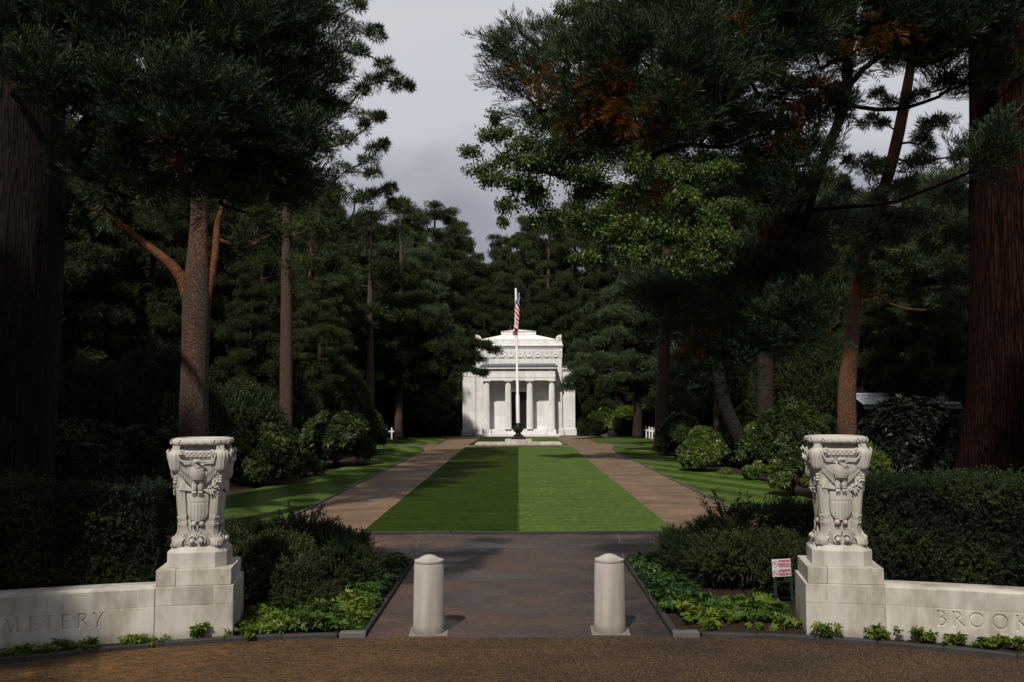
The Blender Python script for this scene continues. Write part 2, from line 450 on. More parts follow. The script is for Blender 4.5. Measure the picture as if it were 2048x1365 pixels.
def lawn_mat(name, kind):
    m, n, l, b = new_mat(name)
    g = n.new('ShaderNodeNewGeometry'); v = g.outputs['Position']
    sp = n.new('ShaderNodeSeparateXYZ'); l.new(v, sp.inputs[0])
    blades = noise(n, l, v, 30, 4, .75, (1.0, .55, 1))
    patch = noise(n, l, v, .9, 5, .6)
    rows = noise(n, l, v, 1.0, 4, .6, (.3, 3.0, 1))
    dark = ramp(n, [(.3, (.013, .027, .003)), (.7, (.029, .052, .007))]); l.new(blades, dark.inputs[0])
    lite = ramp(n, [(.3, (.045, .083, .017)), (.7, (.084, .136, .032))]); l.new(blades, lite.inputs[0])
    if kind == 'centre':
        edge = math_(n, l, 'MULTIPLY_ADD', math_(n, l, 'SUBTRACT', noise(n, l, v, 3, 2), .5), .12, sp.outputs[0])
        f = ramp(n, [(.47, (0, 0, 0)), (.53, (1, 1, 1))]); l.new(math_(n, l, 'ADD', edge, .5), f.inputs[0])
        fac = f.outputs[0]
    else:
        s = math_(n, l, 'MULTIPLY_ADD', sp.outputs[1], kind, sp.outputs[0])
        s = math_(n, l, 'MULTIPLY_ADD', math_(n, l, 'SUBTRACT', patch, .5), .7, s)
        w = math_(n, l, 'SINE', math_(n, l, 'MULTIPLY', s, 3.4))
        f = ramp(n, [(.2, (0, 0, 0)), (.8, (1, 1, 1))]); l.new(math_(n, l, 'MULTIPLY_ADD', w, .5, .5), f.inputs[0])
        fac = math_(n, l, 'MULTIPLY_ADD', f.outputs[0], .75, .25)
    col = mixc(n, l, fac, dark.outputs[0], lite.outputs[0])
    pr = ramp(n, [(.3, (.82, .84, .8)), (.7, (1.14, 1.1, 1.1))]); l.new(patch, pr.inputs[0])
    col = mixc(n, l, 1.0, col, pr.outputs[0], 'MULTIPLY')
    rr = ramp(n, [(.36, (.85, .87, .85)), (.64, (1.10, 1.08, 1.1))]); l.new(rows, rr.inputs[0])
    col = mixc(n, l, 1.0, col, rr.outputs[0], 'MULTIPLY')
    mid = noise(n, l, v, 6.0, 6, .7, (1.1, .5, 1))
    mr = ramp(n, [(.36, (.74, .77, .74)), (.64, (1.24, 1.2, 1.2))]); l.new(mid, mr.inputs[0])
    col = mixc(n, l, 1.0, col, mr.outputs[0], 'MULTIPLY')
    if kind != 'centre':
        yl = ramp(n, [(.52, (0, 0, 0)), (.75, (1, 1, 1))]); l.new(noise(n, l, v, .45, 4), yl.inputs[0])
        col = mixc(n, l, math_(n, l, 'MULTIPLY', yl.outputs[0], .45), col, (.10, .125, .03))
    l.new(col, b.inputs['Base Color']); b.inputs['Roughness'].default_value = .85; b.inputs['Specular IOR Level'].default_value = .04
    bump(n, l, b, blades, .8, .03)
    return m
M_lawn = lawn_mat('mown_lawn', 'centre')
M_lawn_l = lawn_mat('side_lawn_left', 0.28)
M_lawn_r = lawn_mat('side_lawn_right', 0.42)
# ---------------------------------------------------------------- foliage tools
def unit(a):
    return a / np.maximum(np.linalg.norm(a, axis=-1, keepdims=True), 1e-9)

def leaf_quads(O, D, N, L, W, bend=0.0, mid=.45):
    """diamond leaves: origins O, directions D, face normals N -> (V, F)"""
    D = unit(D); S = unit(np.cross(N, D)); N = np.cross(D, S)
    L = np.asarray(L).reshape(-1, 1) * np.ones((len(O), 1)); W = np.asarray(W).reshape(-1, 1) * np.ones((len(O), 1))
    m = O + D * L * mid + N * L * bend * .5
    V = np.stack([O, m + S * W / 2, O + D * L - N * L * bend * .6, m - S * W / 2], 1).reshape(-1, 3)
    F = np.arange(len(O) * 4).reshape(-1, 4)
    return V, F

def rdir(rng, n):
    return unit(rng.normal(size=(n, 3)))

def t_pine(seed, n=16, w=.085):
    rng = np.random.default_rng(seed)
    z = rng.uniform(-.25, 1, n); a = rng.uniform(0, 2 * np.pi, n); s = np.sqrt(1 - z * z)
    D = np.stack([s * np.cos(a), s * np.sin(a), z], 1)
    return leaf_quads(D * .08, D, rdir(rng, n), rng.uniform(.65, 1.0, n), w, 0, .5)

def t_spray(seed, n=17):
    """feathery sequoia spray: drooping stem along +Z with upswept cord-like twigs, local +Y is up"""
    rng = np.random.default_rng(seed); O = []; D = []; N = []; L = []; W = []
    def stem(t): return np.array([0, -.18 * t * t, t])
    for i in range(n):
        t = .08 + .92 * i / (n - 1); sgn = 1 if i % 2 else -1
        ln = .54 * (1 - .5 * t) * rng.uniform(.8, 1.15)
        d = unit(np.array([sgn * rng.uniform(.5, 1.0), rng.uniform(.0, .7), rng.uniform(.6, 1.0)]))
        o = stem(t); O.append(o); D.append(d); N.append([0, 1, .2]); L.append(ln); W.append(.026)
        for q in range(3):
            u = .25 + .22 * q
            d2 = unit(d + rng.normal(size=3) * .30 + np.array([0, .15, .35]))
            O.append(o + d * ln * u); D.append(d2); N.append(rng.normal(size=3)); L.append(ln * (.85 - .15 * q)); W.append(.025)
    for k in range(4):
        t = k / 4; a = stem(t); b_ = stem(t + .25)
        O.append(a); D.append(b_ - a); N.append([1, 0, 0]); L.append(.28); W.append(.028)
    return leaf_quads(np.array(O), np.array(D, float), np.array(N, float), np.array(L), np.array(W), .06, .5)

def t_whorl(seed, n=8, w=.3, lo=-.25, hi=.55, bend=.12):
    rng = np.random.default_rng(seed)
    a = np.arange(n) * 2.4 + rng.uniform(0, .5, n); z = rng.uniform(lo, hi, n); s = np.sqrt(1 - z * z)
    D = np.stack([s * np.cos(a), s * np.sin(a), z], 1)
    N = np.stack([-z * np.cos(a), -z * np.sin(a), s], 1) + rng.normal(size=(n, 3)) * .15
    return leaf_quads(np.zeros((n, 3)) + D * .08, D, N, rng.uniform(.75, 1, n), w, bend)

def t_broad(seed, n=10):
    rng = np.random.default_rng(seed)
    O = rng.normal(size=(n, 3)) * .38
    D = rdir(rng, n) + np.array([0, 0, -.2])
    N = rdir(rng, n) * .7 + np.array([0, 0, .8])
    return leaf_quads(O, D, N, rng.uniform(.35, .55, n), rng.uniform(.2, .3, n), .1)

def t_stem(seed, n=14, w=.10, spread=.8):
    """upright shoot along +Z with small leaves"""
    rng = np.random.default_rng(seed)
    t = np.linspace(.1, 1, n); a = np.arange(n) * 2.4
    O = np.stack([np.zeros(n), np.zeros(n), t], 1)
    D = np.stack([np.cos(a), np.sin(a), np.full(n, spread) + .5 * t], 1)
    N = np.stack([-np.cos(a) * .7, -np.sin(a) * .7, np.ones(n)], 1)
    V, F = leaf_quads(O, D, N, .26 * (1.15 - .4 * t), w, .1)
    V2, F2 = leaf_quads(np.array([[0, 0, 0.]]), np.array([[0.02, 0, 1.]]), np.array([[0, 1., 0]]), 1.0, .03)
    return np.concatenate([V, V2]), np.concatenate([F, F2 + len(V)])

T_PINE = [t_pine(i) for i in range(3)]
T_PINE_FINE = [t_pine(10 + i, 22, .05) for i in range(3)]
T_SPRAY = [t_spray(20 + i) for i in range(4)]
T_WHORL = [t_whorl(30 + i) for i in range(3)]
T_BROAD = [t_broad(40 + i) for i in range(4)]
T_STEM = [t_stem(50 + i) for i in range(3)]
T_HEATH = [t_stem(60 + i, 18, .06, 1.4) for i in range(3)]
T_COVER = [t_whorl(70 + i, 7, .42, -.1, .4, .2) for i in range(3)]
T_HEDGE = [t_stem(80 + i, 12, .13, .5) for i in range(3)]

class Fol:
    """leaf clusters gathered from one kind of template into one mesh"""
    def __init__(s, tmpls, seed=0):
        s.T = tmpls; s.rng = np.random.default_rng(seed); s.V = []; s.F = []; s.t = []; s.n = 0
    def put(s, pos, dirs, scale, tint, up=None, jitter=.0):
        rng = s.rng; pos = np.asarray(pos, float); n = len(pos)
        if n == 0: return
        z = unit(np.asarray(dirs, float) + rng.normal(size=(n, 3)) * jitter)
        if up is None:
            x = unit(np.cross(z, rdir(rng, n)))
        else:
            x = unit(np.cross(np.broadcast_to(np.asarray(up, float), (n, 3)) + rng.normal(size=(n, 3)) * .3, z))
        y = np.cross(z, x)
        sc = np.broadcast_to(np.asarray(scale, float), (n,)) * rng.uniform(.62, 1.35, n)
        tint = np.broadcast_to(np.asarray(tint, float), (n,))
        which = rng.integers(0, len(s.T), n)
        for k, (tv, tf) in enumerate(s.T):
            i = np.nonzero(which == k)[0]
            if len(i) == 0: continue
            M = np.stack([x[i], y[i], z[i]], 1)                      # (m,3axis,3)
            W = np.einsum('va,mab->mvb', tv, M) * sc[i][:, None, None] + pos[i][:, None, :]
            nv = len(tv)
            s.V.append(W.reshape(-1, 3)); s.t.append(np.repeat(tint[i], nv))
            s.F.append((tf[None] + (s.n + np.arange(len(i)) * nv)[:, None, None]).reshape(-1, 4)); s.n += len(i) * nv
    def mesh(s, name):
        return np_mesh(name, np.concatenate(s.V), np.concatenate(s.F), np.concatenate(s.t))
    def build(s, name, mat, parent=None, loc=None):
        return link(name, s.mesh(name), mat, parent, loc)

def clump(rng, c, rad, nsub, ntuft, sub=.42, up=.6):
    """points and outward directions of a foliage pad: sub-clumps in a flattened ellipsoid, leaf clusters round each"""
    c = np.asarray(c, float); rad = np.asarray(rad, float)
    d = rdir(rng, nsub); d[:, 2] = np.where(d[:, 2] < -.3, -d[:, 2] * .5, d[:, 2])
    r = np.where(rng.uniform(size=(nsub, 1)) < .16, rng.uniform(1.0, 1.35, (nsub, 1)), rng.uniform(.3, 1.0, (nsub, 1)) ** .6)
    sc = c + d * r * rad * (1 - sub * .6)
    e = rdir(rng, nsub * ntuft).reshape(nsub, ntuft, 3)
    q = rng.uniform(0, 1, (nsub, ntuft, 1)) ** .5
    srad = rad * sub; srad = np.maximum(srad, rad.max() * sub * .55)
    p = sc[:, None, :] + e * q * srad * rng.uniform(.6, 1.25, (nsub, 1, 1))
    dirs = e * .8 + d[:, None, :] * .6 + np.array([0, 0, up])
    sub_t = rng.uniform(0, 1, (nsub, 1))
    tint = np.clip(sub_t * .75 + rng.uniform(-.15, .3, (nsub, ntuft)), 0, 1)
    return p.reshape(-1, 3), dirs.reshape(-1, 3), tint.ravel()

def bark_tube(mb, pts, rad, n=12, rng=None, rough=.05, tints=None, furrow=0):
    pts = [Vector(p) for p in pts]; rg = []; x = None
    b0 = len(mb.v)
    ph = rng.uniform(0, 6.28, 6) if rng is not None else [0] * 6
    for i, p in enumerate(pts):
        d = (pts[min(i + 1, len(pts) - 1)] - pts[max(i - 1, 0)]).normalized()
        x = d.orthogonal().normalized() if x is None else (x - d * x.dot(d)).normalized()
        y = d.cross(x); ring = []
        for k in range(n):
            a = 2 * math.pi * k / n
            f = 1.0
            if rng is not None:
                f += rough * (math.sin(3 * a + ph[0] + i * .35) * .5 + math.sin(5 * a + ph[1] - i * .22) * .4 + rng.normal() * .35)
                if furrow: f += furrow * ((math.sin(15 * a + ph[2] + 1.3 * math.sin(i * .23 + a * 3)) * .6 + math.sin(29 * a + ph[3] + i * .21 + math.sin(i * .4 + 5 * a)) * .45) * (.6 + .5 * math.sin(i * .17 + a * 4)) + .9 * max(0, math.sin(i * .31 + 7 * a + ph[4]) - .82) * 3)
            ring.append(p + (x * math.cos(a) + y * math.sin(a)) * rad[i] * f)
        rg.append(ring)
    mb.rings(rg)
    if tints is not None:
        for i in range(len(pts)):
            for k in range(n): mb.t[b0 + i * n + k] = tints[i]

def limb_net(mb, trunk, pads, rng, r0=.05, k=.030, tint=.3, sag=.06, zdrop=.25, n=6, rmax=.3):
    """branches: every pad joins the nearest branch or trunk point already built"""
    nodes = []                                     # (pos, distance from the trunk, parent)
    for p in trunk: nodes.append((Vector(p), 0.0, -1))
    nt = len(nodes)
    def dist0(c): return min((Vector(c) - Vector(t)).length for t in trunk)
    idx = sorted(range(len(pads)), key=lambda i: dist0(pads[i]))
    for i in idx:
        c = Vector(pads[i]); best = None
        for j, (q, dd, _) in enumerate(nodes):
            dv = c - q; ln = dv.length
            if ln < .05: continue
            cost = ln + .35 * dd + (max(0, -dv.z) * .4 if j >= nt else max(0, -dv.z) * .15)
            if best is None or cost < best[0]: best = (cost, j, ln)
        _, j, ln = best
        nodes.append((c, nodes[j][1] + ln, j))
    cnt = [1] * len(nodes)
    for i in range(len(nodes) - 1, nt - 1, -1):
        if nodes[i][2] >= 0: cnt[nodes[i][2]] += cnt[i]
    for i in range(nt, len(nodes)):
        a = nodes[nodes[i][2]][0]; c = nodes[i][0]; ln = (c - a).length
        ra = min(rmax, r0 + k * math.sqrt(cnt[i])); rb = max(r0 * .5, ra * .6)
        m = 6; pts = []; rr = []
        off = Vector(rng.normal(size=3)) * ln * .06
        for q in range(m + 1):
            t = q / m
            p = a.lerp(c, t) + Vector((0, 0, -1)) * math.sin(math.pi * t) * ln * sag + off * math.sin(math.pi * t) + Vector(rng.normal(size=3)) * ln * .008
            pts.append(p); rr.append(ra + (rb - ra) * t)
        mb.ct = tint
        mb.tube(pts, rr, n)

def lerp_path(ctrl, step):
    """resample a control polyline (list of (vec, radius)) with Catmull-Rom smoothing"""
    out = []; rad = []
    P_ = [Vector(c[0]) for c in ctrl]; R_ = [c[1] for c in ctrl]
    for i in range(len(P_) - 1):
        p0 = P_[max(i - 1, 0)]; p1 = P_[i]; p2 = P_[i + 1]; p3 = P_[min(i + 2, len(P_) - 1)]
        m = max(1, int((p2 - p1).length / step))
        for k in range(m):
            t = k / m
            out.append(.5 * ((2 * p1) + (p2 - p0) * t + (2 * p0 - 5 * p1 + 4 * p2 - p3) * t * t + (3 * p1 - p0 - 3 * p2 + p3) * t ** 3))
            rad.append(R_[i] + (R_[i + 1] - R_[i]) * t)
    out.append(P_[-1]); rad.append(R_[-1])
    return out, rad

def make_tree(name, label, cat, base, ctrl, pads, leaf=M_pine, bark=M_bark, tm=T_PINE, tscale=.42, nsub=10, ntuft=14,
              flat=.5, seed=1, group=None, extra=(), step=.8, sides=14, orange=(.0, .0), dead=(), up=.6, limb_k=.03, crown='crown', sag=.06, r0=.035, sub=.42, rough=.05, spray=False, furrow=0, rz=0, rmax=.3, flare=True, jz=0):
    """ctrl: trunk control points ((x,y,z) relative to base, radius); pads: (vec relative to base, radius[, flat])"""
    rng = np.random.default_rng(seed)
    root = empty(name, base, rz); tag(root, label, cat, group)
    mb = MB()
    pts, rad = lerp_path(ctrl, step)
    zt = max(p.z for p in pts)
    tn = [min(1, max(0, orange[0] + (orange[1] - orange[0]) * p.z / zt)) for p in pts]
    if rad[0] > .15 and flare:             # root flare
        for i, p in enumerate(pts):
            rad[i] *= 1 + .35 * math.exp(-p.z / (rad[0] * 1.6))
    bark_tube(mb, pts, rad, sides, rng, rough, tn, furrow)
    joints = [p for p in pts if p.z > jz] if jz else list(pts[len(pts) // 4:])
    for ec in extra:
        ep, er = lerp_path(ec, step * .6)
        bark_tube(mb, ep, er, max(8, sides // 2), rng, rough * .6, [orange[1]] * len(ep))
        joints += ep[2:]
    limb_net(mb, joints, [p[0] for p in pads], rng, r0, limb_k, orange[1] * .8, sag, rmax=rmax)
    mb.build('trunk', bark, root, smooth=False)
    for poly in root.children[0].data.polygons: poly.use_smooth = True
    f = Fol(tm, seed + 5)
    for pd in pads:
        c, r = pd[0], pd[1]; fl = pd[2] if len(pd) > 2 else flat
        q = max(.35, (r / 1.4)) ** 2 if not spray else (r / .55) ** 2
        ns = max(3, int(nsub * min(2.2, q)))
        p, d, t = clump(rng, c, (r, r, r * fl), ns, ntuft, sub, up)
        if spray:
            ax = Vector(c) - Vector(min(joints, key=lambda j: (Vector(j) - Vector(c)).length))
            ax.z *= .3
            d = d * .75 + np.array(ax.normalized()) * .8
            f.put(p, d, tscale, t, up=(0, 0, 1), jitter=.25)
        else:
            f.put(p, d, tscale, t, jitter=.25)
    if pads: f.build(crown, leaf, root)
    if dead:
        f = Fol(tm, seed + 9)
        for pd in dead:
            c, r = pd[0], pd[1]
            p, d, t = clump(rng, c, (r, r, r * 1.1), max(2, int(3 * (r / .4) ** 2)), 5, .5, -.3)
            f.put(p, d * .6 + np.array([0, 0, -.5]), tscale * .8, t, up=(0, 0, 1), jitter=.3)
        f.build('dead_foliage', M_dead, root)
    return root

def dup(root, loc, rz=0.0, sc=1.0, label=None, group=None):
    r = root.copy(); COL.objects.link(r)
    r.location = loc; r.rotation_euler = (0, 0, rz)
    r.scale = sc if hasattr(sc, '__len__') else (sc, sc, sc)
    if label: r['label'] = label
    if group: r['group'] = group
    for ch in list(root.children):
        c = ch.copy(); COL.objects.link(c); c.parent = r
        for g in ch.children:
            d = g.copy(); COL.objects.link(d); d.parent = c
    return r

def px_pads(base, lst, D0=None):
    out = []
    b = Vector(base)
    for it in lst:
        x, y, d, r = it[:4]
        o = (P(x, y, d) - b, r * d / FPX)
        out.append(o + tuple(it[4:]))
    return out
# ---------------------------------------------------------------- the ground
def sheet(name, polys, z, mat, kind='structure', thick=0.0):
    mb = MB()
    for p in polys:
        if thick:
            mb.prism(p, z - thick, z)
        else:
            mb.add([(x, y, z) for x, y in p], [tuple(range(len(p)))])
    o = mb.build(name, mat)
    tag(o, kind=kind)
    return o

def ground_sheet():
    rng = np.random.default_rng(3)
    xs = np.concatenate([np.linspace(-600, -60, 10), np.linspace(-50, 50, 51), np.linspace(60, 600, 10)])
    ys = np.concatenate([np.linspace(-300, -20, 8), np.linspace(-10, 130, 71), np.linspace(150, 900, 12)])
    X, Y = np.meshgrid(xs, ys)
    Z = np.where(np.abs(X) > 12, .12 * np.sin(X * .31) * np.cos(Y * .23), 0) * (np.abs(X) < 80) - .012
    nx, ny = len(xs), len(ys)
    i = np.arange(nx * ny).reshape(ny, nx)
    F = np.stack([i[:-1, :-1], i[:-1, 1:], i[1:, 1:], i[1:, :-1]], -1).reshape(-1, 4)
    o = link('ground', np_mesh('ground', np.stack([X, Y, Z], -1).reshape(-1, 3), F, np.full(nx * ny, .5)), M_soil)
    tag(o, kind='structure')
ground_sheet()

def kerb_y(x): return 12.1 - .071 * max(0, abs(x) - 1.95) ** 2
def wall_y(x): return 12.2 - .045 * (x - 1.95) ** 2

arc = [x for x in np.linspace(1.97, 13, 24)]
fore = [(x, kerb_y(x)) for x in arc]
poly = [(-13, -14), (13, -14)] + fore[::-1] + [(-x, y) for x, y in fore]
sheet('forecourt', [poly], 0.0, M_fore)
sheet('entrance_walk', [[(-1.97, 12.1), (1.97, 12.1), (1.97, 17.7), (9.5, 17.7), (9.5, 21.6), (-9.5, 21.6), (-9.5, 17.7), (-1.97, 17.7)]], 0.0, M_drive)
LX, OX = 3.63, 5.97
av = []
for s in (-1, 1):
    def q(a): return [(s * x, y) for x, y in a][::s]
    av.append(q([(LX, 21.6), (OX, 21.6), (OX, 59.5), (6.7, 65.3), (9.2, 65.3), (8.6, 66.6), (7.4, 66.6), (6.7, 68.2), (5.9, 68.2), (5.9, 80.5), (7.3, 82.3), (18, 82.3), (18, 83.7), (7.3, 83.7), (6.0, 84.6), (0, 84.6), (0, 81.0), (3.3, 81.0), (3.6, 66.7), (LX, 63.1)]))
av.append([(-LX, 63.1), (LX, 63.1), (3.6, 66.7), (-3.6, 66.7)])
sheet('avenue_path', av, 0.0, M_path)
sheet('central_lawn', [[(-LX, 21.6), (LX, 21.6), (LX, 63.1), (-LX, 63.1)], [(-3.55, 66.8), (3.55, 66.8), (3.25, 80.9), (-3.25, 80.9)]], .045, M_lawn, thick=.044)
ledge = [(OX + .08, 21.7), (8.6, 21.7), (9.6, 25), (9.0, 29), (8.75, 31.25), (9.2, 35), (9.1, 38.8), (8.1, 43.4), (8.4, 50), (9.5, 58), (20, 62), (20, 81.9), (7.4, 81.9), (6.05, 80.3), (6.05, 68.4), (6.85, 68.4), (7.5, 66.8), (8.7, 66.8), (9.3, 65.15), (6.85, 65.15), (OX + .08, 59.5)]
sheet('side_lawn', [ledge], .04, M_lawn_r, thick=.04)
ledge2 = [(-x, y) for x, y in [(OX + .08, 21.7), (14, 21.7), (12, 27), (9.8, 30), (8.6, 36), (8.4, 39.5), (8.0, 50), (8.6, 56), (9.4, 58), (20, 62), (20, 81.9), (7.4, 81.9), (6.05, 80.3), (6.05, 68.4), (6.85, 68.4), (7.5, 66.8), (8.7, 66.8), (9.3, 65.15), (6.85, 65.15), (OX + .08, 59.5)]][::-1]
sheet('side_lawn', [ledge2], .04, M_lawn_l, thick=.04)

def kerb_run(pts, w, h, seg, mat, name, gap=.012, seed=0):
    """edging stones butted end to end along a polyline"""
    rng = np.random.default_rng(seed); mb = MB()
    pts = [Vector((p[0], p[1], 0)) for p in pts]
    for a, b in zip(pts[:-1], pts[1:]):
        L = (b - a).length; n = max(1, round(L / seg)); d = (b - a) / n; u = d.normalized(); nrm = Vector((-u.y, u.x, 0))
        for i in range(n):
            p0 = a + d * i + u * gap / 2; p1 = a + d * (i + 1) - u * gap / 2
            hh = h * (1 + rng.uniform(-.08, .08)); off = nrm * rng.uniform(-.004, .004)
            q = [p0 - nrm * w / 2 + off, p1 - nrm * w / 2 + off, p1 + nrm * w / 2 + off, p0 + nrm * w / 2 + off]
            b_ = .012
            mb.ct = rng.uniform(.2, .8)
            c = sum(q, Vector()) / 4
            top = [c + (v - c) * (1 - 2 * b_ / w * .6) for v in q]
            low = [Vector((v.x, v.y, -.02)) for v in q]; mid = [Vector((v.x, v.y, hh - b_)) for v in q]; tp = [Vector((v.x, v.y, hh)) for v in top]
            mb.rings([low, mid, tp])
    o = mb.build(name, mat); tag(o, kind='structure'); return o

for s in (-1, 1):
    kp = [(s * 2.02, 17.7), (s * 2.02, 12.16)]
    kerb_run(kp, .09, .06, .9, M_kerb, 'kerb', seed=1)
    kerb_run([(s * x, kerb_y(x) + .05) for x in (1.97, 2.32)], .12, .075, .36, M_kerb_lt if s < 0 else M_kerb_lt, 'kerb', seed=2)
    kerb_run([(s * x, kerb_y(x) + .05) for x in np.linspace(2.34, 12.8, 16)], .09, .06, .78, M_kerb, 'kerb', seed=3)
    kerb_run([(s * (OX + .04), y) for y in np.linspace(21.7, 59.5, 20)] + [(s * 6.79, 65.2)], .06, .055, 1.0, M_kerb_lt, 'kerb', seed=4)
    kerb_run([(s * x, y) for x, y in ((8.66, 66.7), (7.45, 66.7), (6.78, 68.3), (5.98, 68.3), (5.98, 80.4), (7.35, 82.1))], .06, .055, 1.0, M_kerb_lt, 'kerb', seed=5)
kerb_run([(-3.66, 21.57), (3.66, 21.57)], .06, .06, 1.0, M_kerb, 'kerb', seed=6)
# thin pale joint lines where the paving bays of the cross drive meet
for s in (-1, 1):
    o = sheet('paving_joint', [[(s * 1.99, 17.72), (s * 2.02, 17.72), (s * 2.29, 21.5), (s * 2.26, 21.5)][::s]], .004, M_kerb_lt)

# soil beds, slightly mounded, between the walls, the walk and the drive
for s in (-1, 1):
    def fn(u, v, s=s):
        y = 12.2 + 5.4 * v; x = 2.07 + 4.6 * u
        if v == 0: y = kerb_y(x) + .1
        else: y = kerb_y(x) + .1 + (17.6 - kerb_y(x) - .1) * v
        return (s * x, y, .02 + .07 * math.sin(math.pi * min(1, u * 1.5)) * math.sin(math.pi * v))
    mb = MB(); mb.grid(fn, 24, 24); tag(mb.build('planting_bed', M_soil, smooth=True), kind='structure')
    mb = MB(); mb.grid(lambda u, v, s=s: (s * (6.67 + 6.2 * u), kerb_y(6.67 + 6.2 * u) + .1 + 5 * v, .02), 12, 8)
    tag(mb.build('planting_bed', M_soil), kind='structure')

# ---------------------------------------------------------------- the chapel
CS = 85.2 / FPX / 3.9
def cx_(z): return (z - 531.5) * CS
def cz_(z): return (1222 - z) * CS
def build_chapel():
    root = empty('chapel', (0.06, 86.0, 0)); tag(root, 'white stone memorial chapel with a four-column portico at the end of the avenue', 'chapel')
    YF = 0.0     # front plane of the central block
    b = MB()
    b.box(cx_(195), cx_(872), YF, 11.0, 0, cz_(540))
    b.build('central_block', M_chapel, root, bevel=.012)
    for s in (-1, 1):
        x0, x1 = sorted((s * cx_(872) + s * .002, s * cx_(975)))
        b = MB(); b.box(x0, x1, .25, 9.5, 0, cz_(758)); b.build('wing_wall', M_chapel, root, bevel=.012)
        b = MB(); b.box(x0 - .03 * (s < 0), x1 + .03 * (s > 0), .22, 9.5, cz_(757), cz_(712))
        # rosette on the wing frieze
        xr = s * cx_(945)
        for k in range(8):
            a = k * math.pi / 4; b.ell((xr + .10 * math.cos(a), .20, (cz_(757) + cz_(712)) / 2 + .10 * math.sin(a)), (.05, .03, .05), 6, 4)
        b.ell((xr, .19, (cz_(757) + cz_(712)) / 2), (.055, .04, .055), 8, 5)
        b.build('wing_frieze', M_chapel_pl, root)
        b = MB(); b.box(x0 - .10 * (s < 0), x1 + .10 * (s > 0), .12, 9.5, cz_(711), cz_(702)); b.box(x0 - .16 * (s < 0), x1 + .16 * (s > 0), .06, 9.5, cz_(701.6), cz_(692))
        b.build('wing_cornice', M_chapel_pl, root, bevel=.01)
        b = MB(); z0, z1 = cz_(691), cz_(677)
        xa, xb = (x0 + .02, x1 + .13) if s > 0 else (x0 - .13, x1 - .02)
        b.add([(xa, .10, z0), (xb, .10, z0), (xb, 9.4, z0), (xa, 9.4, z0), (xa, .9, z1 + .12), (xb - .3 * (s > 0), .9, z1 + .12), (xb - .3 * (s > 0), 8.6, z1 + .12), (xa, 8.6, z1 + .12)] if s > 0 else
              [(xa, .10, z0), (xb, .10, z0), (xb, 9.4, z0), (xa, 9.4, z0), (xa + .3, .9, z1 + .12), (xb, .9, z1 + .12), (xb, 8.6, z1 + .12), (xa + .3, 8.6, z1 + .12)],
              [(0, 3, 2, 1), (4, 5, 6, 7), (0, 1, 5, 4), (1, 2, 6, 5), (2, 3, 7, 6), (3, 0, 4, 7)])
        b.build('wing_roof', M_slate, root)
        b = MB(); b.box(x0 - .12 * (s < 0), x1 + .12 * (s > 0), .13, 9.6, 0, cz_(1172)); b.box(x0 - .06 * (s < 0), x1 + .06 * (s > 0), .18, 9.55, cz_(1172), cz_(1166))
        b.build('wing_plinth', M_chapel, root, bevel=.012)
        b = MB(); b.box(*sorted((s * cx_(822), s * cx_(882))), -.14, -.003, 0, cz_(1172)); b.box(*sorted((s * cx_(822), s * cx_(878))), -.09, -.003, cz_(1172), cz_(1166))
        b.build('block_plinth', M_chapel, root, bevel=.012)
        # sunk panels low on the wing
        b = MB()
        xs0, xs1 = sorted((s * cx_(905), s * cx_(955)))
        for (p0, p1, q0, q1) in ((xs0, xs1, cz_(1150), cz_(1147)), (xs0, xs1, cz_(1102), cz_(1099)), (xs0, xs0 + .03, cz_(1147), cz_(1102)), (xs1 - .03, xs1, cz_(1147), cz_(1102))):
            b.box(p0, p1, .225, .248, q0, q1)
        b.build('wall_panel', M_chapel_pl, root)
    # garland frieze
    b = MB(); b.box(cx_(192), cx_(875), -.04, 11.0, cz_(612), cz_(540)); b.build('frieze_band', M_chapel, root)
    b = MB(); n = 9; xa, xb = cx_(226), cx_(858); w = (xb - xa) / n; zt = cz_(562)
    for k in range(n):
        c = xa + w * (k + .5)
        tt = np.linspace(0, math.pi, 17)
        pts = [(c - w * .40 * math.cos(t), -.048 - .025 * math.sin(t), zt - .50 * math.sin(t) ** .8) for t in tt]
        b.tube(pts, [.018 + .022 * math.sin(t) for t in tt], 8)
        if k % 2:
            for m in range(7):
                a = m * math.pi / 3.5; b.ell((c + .075 * math.cos(a), -.05, zt - .09 + .075 * math.sin(a)), (.035, .025, .035), 6, 4)
            b.ell((c, -.055, zt - .09), (.04, .035, .04), 8, 5)
        else:
            for q in (-.5, .5, 0):
                b.tube([(c + q * .16, -.05, zt + .02), (c + q * .12, -.06, zt - .25)], [.03, .045], 6)
    for k in range(n + 1):
        c = xa + w * k
        b.ell((c, -.08, zt + .01), (.075, .05, .075), 8, 5)
        for q in (-1, 1):
            b.tube([(c + q * .02, -.06, zt - .05), (c + q * .06, -.06, zt - .30), (c + q * .04, -.06, zt - .55)], [.025, .035, .015], 6)
    b.build('garland_relief', M_chapel_pl, root, smooth=True)
    # main cornice, parapet, stepped gable
    b = MB(); b.box(cx_(192), cx_(875), -.05, 11, cz_(539.5), cz_(531)); b.box(cx_(188), cx_(879), -.12, 11.05, cz_(530.5), cz_(520)); b.box(cx_(184), cx_(883), -.20, 11.1, cz_(519.5), cz_(510))
    b.build('main_cornice', M_chapel_pl, root, bevel=.012)
    b = MB(); b.box(cx_(190), cx_(876), -.06, 11, cz_(509.5), cz_(491)); b.box(cx_(236), cx_(820), .02, 10.9, cz_(490.5), cz_(463))
    b.build('parapet', M_chapel_pl, root, bevel=.012)
    b = MB()
    z0, z1, z2 = cz_(462.5), cz_(420), cz_(392)
